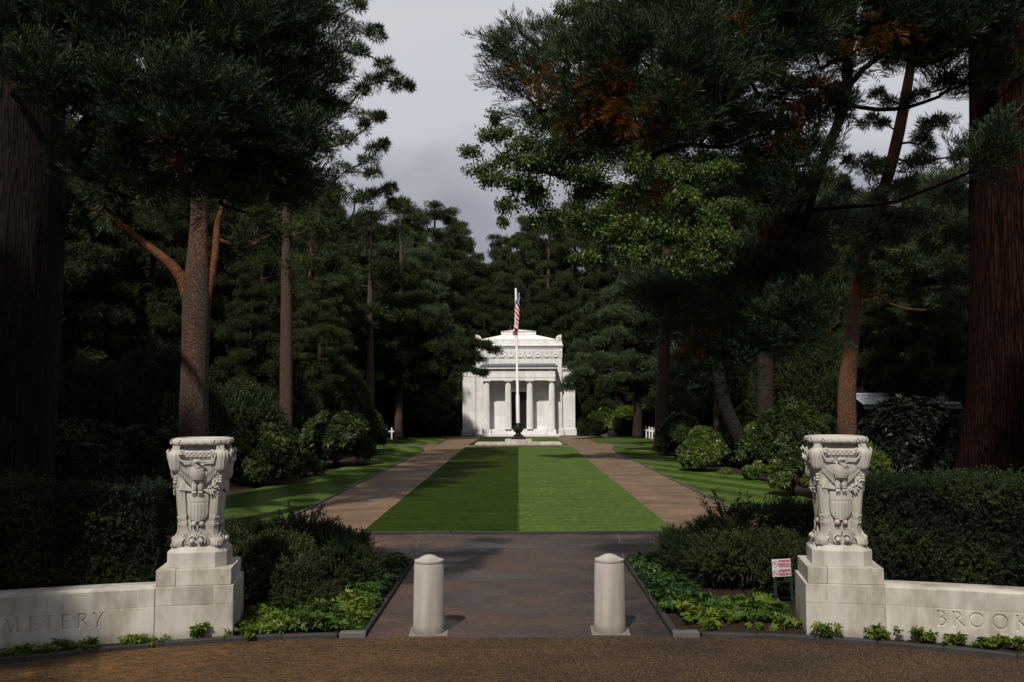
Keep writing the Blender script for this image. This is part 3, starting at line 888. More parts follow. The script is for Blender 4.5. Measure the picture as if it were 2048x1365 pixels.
    b.add([(cx_(238), .05, z0), (cx_(818), .05, z0), (cx_(818), 10.8, z0), (cx_(238), 10.8, z0), (cx_(392), 1.6, z1), (cx_(670), 1.6, z1), (cx_(670), 9.4, z1), (cx_(392), 9.4, z1)],
          [(0, 3, 2, 1), (4, 5, 6, 7), (0, 1, 5, 4), (1, 2, 6, 5), (2, 3, 7, 6), (3, 0, 4, 7)])
    b.build('lower_roof', M_chapel_pl, root)
    b = MB(); xm = cx_(532)
    b.xz([(cx_(392), z1 + .002), (cx_(670), z1 + .002), (cx_(670), z2), (cx_(392), z2)], 1.5, 9.5)
    zz = z2 + .003
    b.add([(cx_(388), 1.42, zz), (cx_(674), 1.42, zz), (cx_(674), 9.58, zz), (cx_(388), 9.58, zz), (xm, 3.4, cz_(364)), (xm, 7.6, cz_(364))],
          [(0, 3, 2, 1), (0, 1, 4), (1, 2, 5, 4), (2, 3, 5), (3, 0, 4, 5)])
    b.build('top_gable', M_chapel_pl, root)
    for s in (-1, 1):                                   # carved corner ornaments
        b = MB(); x = s * cx_(847); z = cz_(490)
        b.box(x - .30, x + .30, -.04, .55, z, z + .12)
        def prof(k): return [(x + s * p[0], z + .12 + p[1]) for p in k]
        b.xz(prof([(.26, 0), (.28, .62), (.10, .60), (-.10, .52), (-.24, .36), (-.27, .12), (-.25, 0)])[::s], .02, .45)
        b.tube([(x + s * (.02 + .17 * math.cos(a) * (1 - a / 14)), -.02, z + .36 + .17 * math.sin(a) * (1 - a / 14)) for a in np.linspace(0, 8, 20)], .04, 6)
        for k in range(4):
            b.tube([(x - s * .2 + s * .11 * k, -.01, z + .14), (x - s * .16 + s * .11 * k, -.02, z + .24)], .035, 5)
        b.build('corner_ornament', M_chapel_pl, root, smooth=True)
    # portico
    D = 1.55; PF = -D
    px0, px1 = cx_(250), cx_(813)
    b = MB(); b.box(px0, px1, PF, -.002, cz_(792), cz_(770)); b.box(px0 - .025, px1 + .025, PF - .025, -.002, cz_(769.6), cz_(748))
    b.build('architrave', M_chapel_pl, root, bevel=.008)
    b = MB(); b.box(px0, px1, PF, -.002, cz_(747.6), cz_(713))
    zc = (cz_(747) + cz_(713)) / 2
    for x in (cx_(782), cx_(280)):
        for k in range(8):
            a = k * math.pi / 4; b.ell((x + .09 * math.cos(a), PF - .01, zc + .09 * math.sin(a)), (.05, .03, .05), 6, 4)
        b.ell((x, PF - .02, zc), (.05, .04, .05), 8, 5)
    for k in range(38):                                 # the worn carved band between the rosettes
        x = cx_(322) + (cx_(742) - cx_(322)) * k / 37
        b.box(x - .035, x + .035 - .02 * (k % 3), PF - .012, PF + .01, zc - .10, zc + .10 - .03 * (k % 2))
    b.build('frieze', M_chapel_pl, root)
    b = MB(); b.box(px0 - .06, px1 + .06, PF - .06, -.002, cz_(712.6), cz_(706)); b.box(px0 - .20, px1 + .20, PF - .20, -.002, cz_(702), cz_(690))
    for k in range(26):
        x = px0 - .12 + (px1 - px0 + .24) * k / 25
        b.box(x - .055, x + .055, PF - .15, PF - .061, cz_(707), cz_(702.3))
    b.box(px0 - .08, px1 + .08, PF - .08, -.002, cz_(705.7), cz_(702.3))
    b.build('cornice', M_chapel_pl, root, bevel=.006)
    b = MB(); z0, z1 = cz_(689), cz_(667)
    b.add([(px0 - .24, PF - .24, z0), (px1 + .24, PF - .24, z0), (px1 + .24, -.003, z0), (px0 - .24, -.003, z0), (px0 - .24, PF - .24, z0 + .09), (px1 + .24, PF - .24, z0 + .09), (px1 + .0, -.003, z1 + .12), (px0 - .0, -.003, z1 + .12)],
          [(0, 3, 2, 1), (0, 1, 5, 4), (4, 5, 6, 7), (1, 2, 6, 5), (3, 0, 4, 7), (2, 3, 7, 6)])
    for k in range(14):
        x = px0 + (px1 - px0) * k / 13
        b.tube([(x, PF - .22, z0 + .10), (x, -.02, z1 + .13)], .025, 6)
    b.build('portico_roof', M_slate, root)
    for i, zx in enumerate((282, 449, 616, 787)):
        x = cx_(zx) + (0 if i in (1, 2) else 0); zb = cz_(1168); zt = cz_(806)
        b = MB(); n = 48; rg = []
        for q in range(9):
            t = q / 8; r0 = .30 - .05 * t ** 1.4
            rg.append([(x + r0 * (1 - .07 * (k % 2)) * math.cos(2 * math.pi * k / n), PF + .36 + r0 * (1 - .07 * (k % 2)) * math.sin(2 * math.pi * k / n), zb + (zt - zb) * t) for k in range(n)])
        b.rings(rg)
        c = b.build('column', M_chapel_pl, root)
        b = MB(); b.lathe([(.255, zt), (.27, zt + .03), (.33, zt + .09), (.34, zt + .10)], 28, (x, PF + .36)); b.box(x - .36, x + .36, PF + .0, PF + .72, zt + .101, cz_(792) - .002)
        b.build('capital', M_chapel_pl, c)
    for s in (-1, 1):
        b = MB(); x = s * cx_(782); b.box(x - .42, x + .42, PF - .06, PF + .80, 0, cz_(1170)); b.build('column_plinth', M_chapel, root, bevel=.012)
        b = MB(); x = s * cx_(800); b.box(x - .30, x + .18, -.30, -.002, cz_(1165), cz_(794)); b.build('pilaster', M_chapel, root, bevel=.01)
    for i, (zz0, zz1, y) in enumerate(((1222, 1207, PF - .55), (1206.6, 1194, PF - .22), (1193.6, 1181, PF + .08), (1180.6, 1168, PF + .38))):
        ext = .35 if i == 0 else -.05
        b = MB(); b.box(cx_(250) - ext, cx_(813) + ext, y, -.002, cz_(zz0), cz_(zz1)) if i == 0 else b.box(cx_(320), cx_(745), y, -.002, cz_(zz0), cz_(zz1))
        b.build('step', M_chapel, root, bevel=.012)
    # door
    b = MB(); x0, x1 = cx_(473), cx_(592)
    b.box(x0 - .10, x0, -.10, -.002, cz_(1168), cz_(878)); b.box(x1, x1 + .10, -.10, -.002, cz_(1168), cz_(878)); b.box(x0 - .13, x1 + .13, -.13, -.002, cz_(877.6), cz_(858)); b.box(x0 - .2, x1 + .2, -.2, -.002, cz_(857.6), cz_(846))
    b.build('door_frame', M_chapel_pl, root, bevel=.01)
    b = MB(); b.box(x0, x1, -.045, -.003, cz_(1168), cz_(878)); dr = b.build('door', M_door, root)
    b = MB(); xm = (x0 + x1) / 2
    b.box(xm - .03, xm + .03, -.075, -.046, cz_(1166), cz_(950)); b.box(x0 + .02, x1 - .02, -.08, -.046, cz_(950), cz_(944))
    for s in (-1, 1):
        for k in range(5):
            for q in (0, 1):
                xa = xm + s * (.10 + .26 * q); zb = cz_(1160 - 40 * k)
                b.box(xa - .09, xa + .09, -.07, -.046, zb, zb + .32)
        for k in range(6):
            a = math.pi / 2 * (k + .3) / 6
            b.tube([(xm + s * .05, -.07, cz_(940)), (xm + s * (.05 + .62 * math.cos(a)), -.07, cz_(940) + .55 * math.sin(a))], .016, 5)
    b.build('grille', M_bronze, dr)
    return root
build_chapel()

# ---------------------------------------------------------------- flagpole, flag and plinth
def build_flagpole():
    pl = empty('stone_plinth', (0, 67.0, 0)); tag(pl, 'broad low two-step stone plinth under the flagpole', 'plinth')
    b = MB()
    for k in range(4):
        b.ct = [.35, .6, .3, .7][k]
        b.box(-3.05 + 6.1 * k / 4 + .004, -3.05 + 6.1 * (k + 1) / 4 - .004, -2.2, 1.8, .046, .17)
    b.build('lower_step', M_stone, pl, bevel=.01)
    b = MB(); b.box(-.95, .95, -.95, .95, .171, .42); b.build('upper_block', M_stone, pl, bevel=.01)
    Z = .42
    root = empty('flagpole', (0, 67.0, Z)); root.rotation_euler = (0, R(-.75), 0)
    tag(root, 'tall white flagpole in a bronze urn-shaped base, topped by a bronze eagle', 'flagpole')
    b = MB(); sq = lambda r, z: [(r * math.copysign(abs(math.cos(a)) ** .5, math.cos(a)), r * math.copysign(abs(math.sin(a)) ** .5, math.sin(a)), z) for a in np.linspace(0, 2 * math.pi, 32, endpoint=False)]
    b.rings([sq(.54, 0), sq(.54, .06), sq(.48, .10), sq(.44, .18), sq(.30, .28), sq(.17, .36), sq(.15, .42)])
    b.lathe([(.15, .42), (.20, .47), (.30, .55), (.36, .66), (.38, .74), (.33, .80), (.29, .84), (.31, .90), (.24, .96), (.20, 1.02), (.20, 1.14), (.16, 1.16)], 32)
    for k in range(8):
        a = k * math.pi / 4 + .39
        b.ell((.37 * math.cos(a), .37 * math.sin(a), .77), (.085, .085, .10), 8, 6)
        b.tube([(.36 * math.cos(a), .36 * math.sin(a), .70), (.25 * math.cos(a), .25 * math.sin(a), .52)], [.06, .03], 6)
    for k in range(4):
        a = k * math.pi / 2 + math.pi / 4
        b.ell((.52 * math.cos(a), .52 * math.sin(a), .10), (.09, .09, .08), 8, 5)
        b.tube([(.50 * math.cos(a), .50 * math.sin(a), .12), (.36 * math.cos(a), .36 * math.sin(a), .26), (.2 * math.cos(a), .2 * math.sin(a), .38)], [.06, .05, .04], 6)
    b.build('bronze_base', M_bronze, root, smooth=True)
    b = MB(); zs = 1.14; b.lathe([(.135, zs), (.135, zs + 2.0), (.105, zs + 2.08), (.075, zs + 9.75), (.072, zs + 9.8)], 20)
    b.build('pole', M_white_paint, root, smooth=True)
    zt = zs + 9.8
    b = MB(); b.lathe([(.06, zt), (.10, zt + .05), (.05, zt + .12), (.09, zt + .18), (.11, zt + .26), (.07, zt + .33)], 14)
    b.ell((0, 0, zt + .44), (.10, .11, .16), 10, 7); b.ell((.03, -.06, zt + .60), (.045, .06, .05), 8, 6)
    for s in (-1, 1):
        b.xz([(s * .05, zt + .34), (s * .20, zt + .44), (s * .33, zt + .60), (s * .32, zt + .70), (s * .18, zt + .64), (s * .06, zt + .58)][::s], -.03, .03)
    b.build('eagle_finial', M_bronze, root, smooth=True)
    # the flag hangs limp beside the pole
    m, n, l, bs = new_mat('flag_cloth')
    uv = n.new('ShaderNodeUVMap'); uv.uv_map = 'flag'; sp = n.new('ShaderNodeSeparateXYZ'); l.new(uv.outputs[0], sp.inputs[0])
    u, v = sp.outputs[0], sp.outputs[1]
    st = math_(n, l, 'MODULO', math_(n, l, 'FLOOR', math_(n, l, 'MULTIPLY', v, 13.0)), 2.0)
    col = mixc(n, l, st, (.42, .022, .035), (.74, .73, .73))
    can = math_(n, l, 'MULTIPLY', math_(n, l, 'LESS_THAN', u, .4), math_(n, l, 'LESS_THAN', v, 7 / 13))
    fu = math_(n, l, 'SUBTRACT', math_(n, l, 'FRACT', math_(n, l, 'MULTIPLY', u, 14.5)), .5)
    fv = math_(n, l, 'SUBTRACT', math_(n, l, 'FRACT', math_(n, l, 'MULTIPLY', v, 9.3)), .5)
    rr = math_(n, l, 'ADD', math_(n, l, 'MULTIPLY', fu, fu), math_(n, l, 'MULTIPLY', fv, fv))
    starc = mixc(n, l, math_(n, l, 'LESS_THAN', rr, .075), (.02, .03, .14), (.72, .72, .74))
    l.new(mixc(n, l, can, col, starc), bs.inputs['Base Color']); bs.inputs['Roughness'].default_value = .7; bs.inputs['Specular IOR Level'].default_value = .2
    fl = empty('flag', (-.12, 66.96, Z + zs + 9.55)); tag(fl, 'limp stars and stripes flag hanging down beside the white pole', 'flag')
    nu, nv = 60, 40; V = []; U = []; H, L = 1.65, 2.55
    for j in range(nv + 1):
        for i in range(nu + 1):
            a, c = i / nu, j / nv
            # hoist edge runs down the pole; the fly falls almost straight down in deep folds
            z = -c * H * (.96 - .42 * a) - a * L * .92
            ph = a * 15 - c * 4.5
            g = min(1, a * 4 + .15)
            lean = .20 + .09 * z if z > -2 else .02 + .13 * (z + 2) * .6
            x = lean + g * (.16 * math.sin(ph) + .03 * math.sin(ph * 2.3 + c * 4)) + (1 - g) * .02
            y = -.17 - g * (.08 * math.cos(ph) + .03 * math.sin(c * 9)) - .05 * a
            V.append((x, y, z)); U.append((a, c))
    F = [(j * (nu + 1) + i, j * (nu + 1) + i + 1, (j + 1) * (nu + 1) + i + 1, (j + 1) * (nu + 1) + i) for j in range(nv) for i in range(nu)]
    me = bpy.data.meshes.new('flag'); me.from_pydata(V, [], F)
    ul = me.uv_layers.new(name='flag')
    for p in me.polygons:
        p.use_smooth = True
        for li in p.loop_indices: ul.data[li].uv = U[me.loops[li].vertex_index]
    o = link('cloth', me, m, fl)
    mod = o.modifiers.new('thickness', 'SOLIDIFY'); mod.thickness = .006
    b = MB(); b.tube([(.055, -.02, .05), (.055, -.02, -1.7)], .008, 6); b.build('rope', M_white_paint, fl)
build_flagpole()
# ---------------------------------------------------------------- carved urns on stepped pedestals
def uz(zy): return 2.647 - zy * .001278
def ux(zx): return (zx - 549) * .001315
A_Z = [1.254, 1.35, 1.829, 2.097, 2.20, 2.30, 2.40]
A_A = [.285, .272, .314, .338, .332, .325, .318]
def ua(z): return float(np.interp(z, A_Z, A_A))
def octo(a, c, z): return [(a - c, -a, z), (a, -a + c, z), (a, a - c, z), (a - c, a, z), (-a + c, a, z), (-a, a - c, z), (-a, -a + c, z), (-a + c, -a, z)]
def sup(r, z, n=5.0, m=72, f=None):
    out = []
    for i in range(m):
        a = 2 * math.pi * i / m; c, s_ = math.cos(a), math.sin(a)
        k = (abs(c) ** n + abs(s_) ** n) ** (-1 / n) * r
        if f: k += f(a)
        out.append((k * c, k * s_, z))
    return out

def build_urn(loc, rz, label, ped_label, seed):
    rng = np.random.default_rng(seed)
    # stepped pedestal: a thing of its own, the urn stands on it
    ped = empty('pedestal', loc, rz); tag(ped, ped_label, 'pedestal')
    b = MB(); h = .50; g = .0025
    for (x0, x1, z0, z1, t) in ((-h, h, 0, .445, .5), (-h, -.24, .445, .684, .62), (-.24, .25, .445, .684, .22 if seed == 1 else .55), (.25, h, .445, .684, .58)):
        b.ct = t; b.box(x0 + (g if x0 > -h else 0), x1 - (g if x1 < h else 0), -h, h, z0 + (g if z0 else 0), z1 - g)
    b.ct = .3; b.box(-h + .004, h - .004, -h + .004, h - .004, .001, .68)
    b.build('lower_block', M_stone, ped, bevel=.006)
    b = MB(); h2 = .465
    for (x0, x1, t) in ((-h2, -.22, .48), (-.22, h2, .6)):
        b.ct = t; b.box(x0 + (g if x0 > -h2 else 0), x1 - (g if x1 < h2 else 0), -h2, h2, .685, .89)
    b.build('upper_block', M_stone, ped, bevel=.006)

    root = empty('carved_urn', (loc[0], loc[1], loc[2] + .89), rz); tag(root, label, 'urn')
    dz = -.89
    T = Matrix.Translation((0, 0, dz))
    def fin(mb, name, mat=M_carved, smooth=True, bevel=0.0):
        mb.v = [(p[0] * .905, p[1] * .905, p[2] + dz) for p in mb.v]
        return mb.build(name, mat, root, smooth=smooth, bevel=bevel)
    def four(o):
        for k in range(1, 4):
            c = o.copy(); COL.objects.link(c); c.parent = root
            c.rotation_euler = (0, 0, k * math.pi / 2)
    b = MB(); b.rings([octo(.415, .145, .891), octo(.415, .145, 1.083)]); fin(b, 'octagonal_base', M_carved, False, .005)
    b = MB(); b.rings([octo(.412, .143, 1.084), octo(.405, .140, 1.095), octo(.37, .115, 1.118), octo(.352, .105, 1.150), octo(.345, .10, 1.152)])
    b.rings([octo(.30, .10, 1.153), octo(.285, .09, 1.30)])
    fin(b, 'moulded_foot')
    b = MB()                                                             # bulging corner foot
    b.rings([[(p[0], p[1], z) for p in ((x0, -x0 + .14), (x0 - .14 + w * 0, -x0), (x0 - .03, -x0 - 0.0), (x0, -x0 + .03))] if False else
             [(x - .155, -x, z), (x - .06, -x, z), (x, -x + .06, z), (x, -x + .155, z), (x - .15, -x + .15, z)] for x, z, x0, w in
             ((.35, 1.153, 0, 0), (.358, 1.18, 0, 0), (.352, 1.225, 0, 0), (.33, 1.25, 0, 0), (.30, 1.262, 0, 0), (.288, 1.29, 0, 0))])
    for t in range(4):
        x = .262 - t * .0
        b.ell((.222 + .035 * t, -.352, 1.175), (.014, .012, .02), 6, 4)
    four(fin(b, 'corner_foot'))
    # tapered body: sunk core with four corner pilasters
    b = MB(); b.rings([sup(ua(z) - .045, z, 9, 48) for z in np.linspace(1.25, 2.42, 16)]); fin(b, 'body')
    def pil(z, g=0.0):
        a = ua(z) + g
        return [(a - .135, -a, z), (a - .055, -a, z), (a, -a + .055, z), (a, -a + .135, z), (a - .13, -a + .13, z)]
    b = MB(); zs = list(np.linspace(1.25, 2.12, 30))
    b.rings([pil(z, .010 if (1.42 < z < 1.45 or 1.50 < z < 1.53 or 1.93 < z < 1.96 or z > 2.08) else 0) for z in zs])
    for k in range(11):                                                 # carved leaves down the pilaster
        z = 1.56 + .032 * k; a = ua(z)
        b.tube([(a - .028, -a + .028 - .004, z + .02), (a - .028 - .020, -a + .02 - .012, z - .012)], [.016, .006], 5)
        b.tube([(a - .028, -a + .028 - .004, z + .02), (a - .012, -a + .052, z - .012)], [.016, .006], 5)
    for q in (-1, 1):
        a = ua(1.47); b.tube([(a - .027 - q * .03, -a + .027 - q * .03 - .004, 1.455), (a - .027 + q * .03, -a + .027 + q * .03 - .004, 1.497)], .006, 5)
    for k in range(3):
        a = ua(2.02); b.ell((a - .02, -a + .015, 1.985 + k * .035), (.028, .028, .02), 8, 5)
    four(fin(b, 'corner_pilaster'))
    # scrolled shoulder at every corner: ribbed bulging volute
    b = MB(); n, m = 40, 14; rg = []
    for j in range(m + 1):
        a = math.pi * min(max(j / m, .02), .98); rr = math.sin(a) ** .75
        zz = 2.262 - .152 * math.cos(a)
        bul = .138 * (1 + .18 * math.sin(2 * a - .8 + math.pi))
        rg.append([(.300 + rr * bul * (1 + .045 * math.cos(14 * t)) * math.cos(t), -.300 + rr * bul * (1 + .045 * math.cos(14 * t)) * math.sin(t), zz) for t in np.linspace(0, 2 * math.pi, n, endpoint=False)])
    b.rings(rg)
    b.box(.255, .37, -.37, -.255, 2.395, 2.425); b.box(.250, .356, -.356, -.250, 2.4255, 2.462)
    four(fin(b, 'corner_scroll'))
    # bowl with a scale pattern, neck, rim
    b = MB(); b.rings([sup(.315, 2.26, 7), sup(.335, 2.30, 7), sup(.348, 2.33, 7), sup(.352, 2.385, 7), sup(.345, 2.397, 7), sup(.29, 2.40, 7), sup(.275, 2.43, 7), sup(.285, 2.47, 7)])
    fin(b, 'bowl')
    b = MB()
    for r_ in range(3):
        for k in range(8):
            x = -.21 + .06 * k + .03 * (r_ % 2); z = 2.322 + .024 * r_
            b.ell((x, -.347 - .003 * r_, z), (.027, .010, .016), 8, 5)
    four(fin(b, 'scale_band'))
    b = MB(); tw = lambda amp: (lambda a: amp * abs(math.sin(a * 12)))
    b.rings([sup(r_, z_, 2.8, 144, tw(w_)) for r_, z_, w_ in ((.34, 2.462, 0), (.395, 2.466, .003), (.416, 2.482, .008), (.422, 2.505, .010), (.413, 2.532, .008), (.382, 2.552, .003), (.35, 2.557, 0), (.32, 2.556, 0), (.30, 2.50, 0))])
    for k in range(7):                                                  # leaf tips on the rim, every side
        for s_ in range(4):
            x = -.24 + .08 * k; yo = .02 + .16 * x * x; M = Matrix.Rotation(s_ * math.pi / 2, 3, 'Z')
            b.tube([M @ Vector((x - .036, -.422 + yo, 2.478)), M @ Vector((x - .026, -.438 + yo, 2.507)), M @ Vector((x, -.420 + yo, 2.541)), M @ Vector((x + .026, -.438 + yo, 2.507)), M @ Vector((x + .036, -.422 + yo, 2.478))], .007, 5)
    fin(b, 'rim')
    # eagle with raised wings
    b = MB()
    def yf(z): return -(ua(z) - .04)
    inner = np.array([(505, 350), (448, 314), (395, 304), (362, 275), (350, 242), (372, 222)], float)
    outer = np.array([(535, 560), (468, 545), (405, 485), (345, 415), (302, 325), (322, 205)], float)
    tt = np.linspace(0, 1, len(inner)); NU, NV = 60, 12
    for s_ in (-1, 1):
        def wing(u, v):
            vv = min(1, max(0, (v * (NV + 2) - 1) / NV)); edge = v * (NV + 2) < .5 or v * (NV + 2) > NV + 1.5
            fe = abs(math.sin(u * 15 * math.pi)); ww = vv * (1 + .05 * (fe - .5)) if vv > .5 else vv
            i = np.array([np.interp(u, tt, inner[:, k]) for k in (0, 1)]); o_ = np.array([np.interp(u, tt, outer[:, k]) for k in (0, 1)])
            p = i + (o_ - i) * ww
            x = (p[0] - 549) * .001315; z = uz(p[1])
            lay = .016 if vv < .28 else (.010 if vv < .6 else 0)
            d = .022 + .035 * (1 - vv) + lay + .013 * fe * min(1, vv * 3) + .075 * u * u + .02 * u
            return (-s_ * x * -1 if s_ > 0 else -x, yf(z) - (0 if edge else d) + (.02 if edge else 0), z)
        b.grid(wing, NU, NV + 2)
        pts = []
        for a in np.linspace(0, 7.2, 22):
            r_ = .030 * (1 - a / 9.5)
            pts.append((s_ * (.212 - r_ * 1.15 * math.cos(a)), -.435 - .004 * a, 2.372 + r_ * 1.15 * math.sin(a)))
        b.tube(pts, .013, 7)
        b.tube([(s_ * ux_, -.385 - .22 * ux_, uz(zy)) for ux_, zy in ((.05, 318), (.12, 305), (.20, 304), (.235, 285), (.258, 250), (.25, 222))], [.010, .012, .014, .014, .014, .012], 6)
    yb = yf(2.10)
    b.ell((ux(550), yb - .055, uz(425)), (.100, .085, .125), 18, 12)
    b.ell((ux(553), yb - .075, uz(395)), (.080, .07, .085), 14, 9)
    for r_ in range(7):
        for k in range(9):
            a = -1.1 + 2.2 * (k + .5 * (r_ % 2)) / 9; zc = uz(480) + r_ * .024
            t = (zc - uz(425)) / .125; w = math.sqrt(max(.05, 1 - t * t))
            b.ell((ux(550) + .100 * w * math.sin(a), yb - .055 - .083 * w * math.cos(a), zc), (.014, .008, .015), 6, 4)
    if seed == 1:
        nk = [(553, 360), (545, 335), (530, 318), (528, 305), (545, 300)]
    else:
        nk = [(575, 370), (560, 345), (540, 325), (532, 305), (548, 298)]
    b.tube([(ux(x), yb - .10 - .012 * i, uz(z)) for i, (x, z) in enumerate(nk)], [.055, .047, .038, .034, .030], 10)
    b.ell((ux(556), yb - .155, uz(302)), (.040, .034, .028), 12, 8)
    b.tube([(ux(580), yb - .16, uz(302)), (ux(606), yb - .162, uz(306)), (ux(622), yb - .16, uz(316))], [.019, .014, .004], 8)
    b.ell((ux(562), yb - .188, uz(298)), (.007, .005, .006), 6, 4)
    for s_ in (-1, 1):
        xl = ux(549 + s_ * 33)
        b.ell((xl, yf(1.95) - .055, uz(560)), (.042, .045, .075), 10, 8)
        for k in range(4):
            b.ell((xl, yf(1.93) - .06, uz(525 + 22 * k)), (.036, .046, .012), 10, 5)
        for k in (-1, 0, 1):
            b.tube([(xl + k * .016, yf(1.86) - .075, uz(605)), (xl + k * .022, yf(1.86) - .10, uz(622)), (xl + k * .022, yf(1.84) - .085, uz(655))], [.012, .012, .004], 6)
    for k in range(7):                                                   # tail fan behind the legs
        a = (k - 3) * .22; b.tube([(ux(549), yf(1.98) - .01, uz(520)), (ux(549) + .12 * math.sin(a), yf(1.9) - .012, uz(600))], [.014, .018], 6)
    four(fin(b, 'eagle'))
    # bundle of arrows and laurel branch held in the claws
    b = MB()
    for k in range(5):
        z0 = 600 - 18 * k
        b.tube([(ux(500), yf(1.88) - .045, uz(608)), (ux(372 + 8 * k), yf(1.9) - .05, uz(z0 - 10))], .010, 6)
        b.ell((ux(366 + 8 * k), yf(1.9) - .05, uz(z0 - 12)), (.028, .012, .016), 6, 4)
    b.tube([(ux(375), yf(1.86) - .04, uz(612)), (ux(390), yf(1.84) - .04, uz(660))], [.020, .005], 6)
    four(fin(b, 'arrow_bundle'))
    b = MB(); b.tube([(ux(600), yf(1.88) - .045, uz(610)), (ux(680), yf(1.88) - .05, uz(590)), (ux(730), yf(1.95) - .05, uz(520))], .009, 6)
    for k, (x, z, an) in enumerate(((640, 598, .1), (668, 575, 1.0), (690, 610, -.7), (705, 560, .7), (720, 600, -.4), (735, 540, 1.2), (745, 570, .2), (728, 505, 1.5), (712, 630, -1.1), (690, 635, -1.4), (650, 612, -.3), (748, 520, .8))):
        M = Matrix.Rotation(-an, 3, 'Y'); b.ell((ux(x), yf(1.9) - .065, uz(z)), (.036, .014, .014), 8, 5, M)
    four(fin(b, 'laurel_branch'))
    # shield
    b = MB(); NX, NZ = 45, 30
    def shield(u, v):
        eu = u <= 0 or u >= 1; ev = v <= 0 or v >= 1
        w = .160 - .012 * v if v < .55 else .1534 * math.sqrt(max(0, 1 - ((v - .55) / .45) ** 2.3)) + .001
        x = (2 * u - 1) * w; z = uz(628) + (uz(932) - uz(628)) * v
        y = yf(z) - .03 - .045 * math.cos((2 * u - 1) * 1.35)
        if v > .34:
            y += .009 * (1 if math.sin((2 * u - 1) * w / .153 * 6.5 * math.pi) > .72 else 0)
        if .325 < v < .36: y += .006
        if eu or ev: y = yf(z) + .02
        return (x, y, z)
    b.grid(shield, NX, NZ); four(fin(b, 'shield'))
    # flat side panels with scale carving, rods, balls and the double scroll at the foot
    b = MB()
    for s_ in (-1, 1):
        b.box(*sorted((s_ * .158, s_ * .168)), yf(1.6) - .012, yf(1.6) + .04, uz(1015), uz(640))
        x0, x1 = sorted((s_ * .095, s_ * .152)); b.box(x0, x1, yf(1.42) - .016, yf(1.42) + .03, uz(1013), uz(900))
        for r_ in range(7):
            for k in range(4):
                b.ell((x0 + .008 + .0135 * k + .006 * (r_ % 2), yf(1.42) - .016, uz(1005 - 15 * r_)), (.006, .005, .008), 5, 4)
        b.ell((s_ * .054, yf(1.43) - .045, uz(945)), (.038, .038, .038), 14, 10)
    four(fin(b, 'panel_relief'))
    b = MB(); yb2 = -.30
    for s_ in (-1, 1):
        cxs, czs = s_ * .066, uz(1112)
        pts = []; rr = []
        for a in np.linspace(0, 8.5, 34):
            r_ = .066 * (1 - a / 12.5); pts.append((cxs - s_ * r_ * math.cos(a + 1.0), yb2 - .025 - .006 * a, czs + r_ * math.sin(a + 1.0))); rr.append(.015 - .0008 * a)
        b.tube(pts, rr, 7)
        b.ell((cxs, yb2 - .06, czs), (.036, .045, .036), 12, 8)
        for k in range(5):
            r_ = .085 + .020 * k
            arcp = [(cxs * .8 + s_ * r_ * math.cos(a) * (.9 + .02 * k), yb2 - .012 + .003 * k, uz(1135) + r_ * 1.02 * math.sin(a)) for a in np.linspace(-.12, 1.75, 14)]
            b.tube(arcp, [.009] * 10 + [.007, .006, .004, .003], 6)
    b.tube([(0, yb2 - .02, uz(950)), (.008, yb2 - .02, uz(1000)), (-.015, yb2 - .03, uz(1060))], [.013, .012, .006], 6)
    four(fin(b, 'scroll_ornament'))
    return root

build_urn((-4.24, 12.46, 0), R(9), 'carved stone eagle urn at the inner end of the wall reading METERY', 'stepped stone pedestal with one grey patch block, next to the wall reading METERY', 1)
build_urn((4.24, 12.46, 0), R(-9), 'carved stone eagle urn beside the no-dogs sign', 'stepped stone pedestal beside the no-dogs sign', 2)

# ---------------------------------------------------------------- low walls with cut lettering
LET = {   # strokes in a unit-high cell: ('l', x0,y0,x1,y1,width) or ('a', cx,cy,rx,ry,a0,a1,width)
    'M': [('l', .06, 0, .17, 1, .07), ('l', .17, 1, .50, .02, .11), ('l', .50, .02, .83, 1, .07), ('l', .83, 1, .95, 0, .11)],
    'E': [('l', .16, 0, .16, 1, .11), ('l', .16, .98, .58, .98, .06), ('l', .16, .52, .50, .52, .06), ('l', .16, .02, .62, .02, .06), ('l', .58, .98, .58, .88, .05), ('l', .62, .02, .63, .13, .05)],
    'T': [('l', .42, 0, .42, 1, .11), ('l', .02, .98, .82, .98, .06), ('l', .02, .98, .01, .86, .05), ('l', .82, .98, .83, .86, .05)],
    'R': [('l', .16, 0, .16, 1, .11), ('a', .32, .76, .28, .225, -90, 90, .09), ('l', .16, .985, .34, .985, .06), ('l', .16, .535, .34, .535, .06), ('l', .34, .53, .82, .01, .10)],
    'Y': [('l', .42, 0, .42, .48, .11), ('l', .42, .48, .10, 1, .10), ('l', .42, .48, .76, 1, .07)],
    'B': [('l', .14, 0, .14, 1, .11), ('a', .30, .77, .24, .215, -90, 90, .09), ('a', .32, .275, .31, .26, -90, 90, .10), ('l', .14, .985, .32, .985, .06), ('l', .14, .545, .34, .545, .05), ('l', .14, .015, .34, .015, .06)],
    'O': [('a', .5, .5, .46, .48, 0, 360, .09)],
    'K': [('l', .16, 0, .16, 1, .11), ('l', .16, .46, .66, 1, .07), ('l', .30, .60, .80, 0, .11)],
    'C': [('a', .5, .5, .46, .48, 42, 318, .09)],
    'W': [('l', .02, 1, .26, 0, .11), ('l', .26, 0, .50, .95, .07), ('l', .50, .95, .76, 0, .11), ('l', .76, 0, 1.0, 1, .07)],
    'D': [('l', .14, 0, .14, 1, .11), ('a', .30, .5, .50, .485, -90, 90, .09), ('l', .14, .985, .32, .985, .06), ('l', .14, .015, .32, .015, .06)],
}
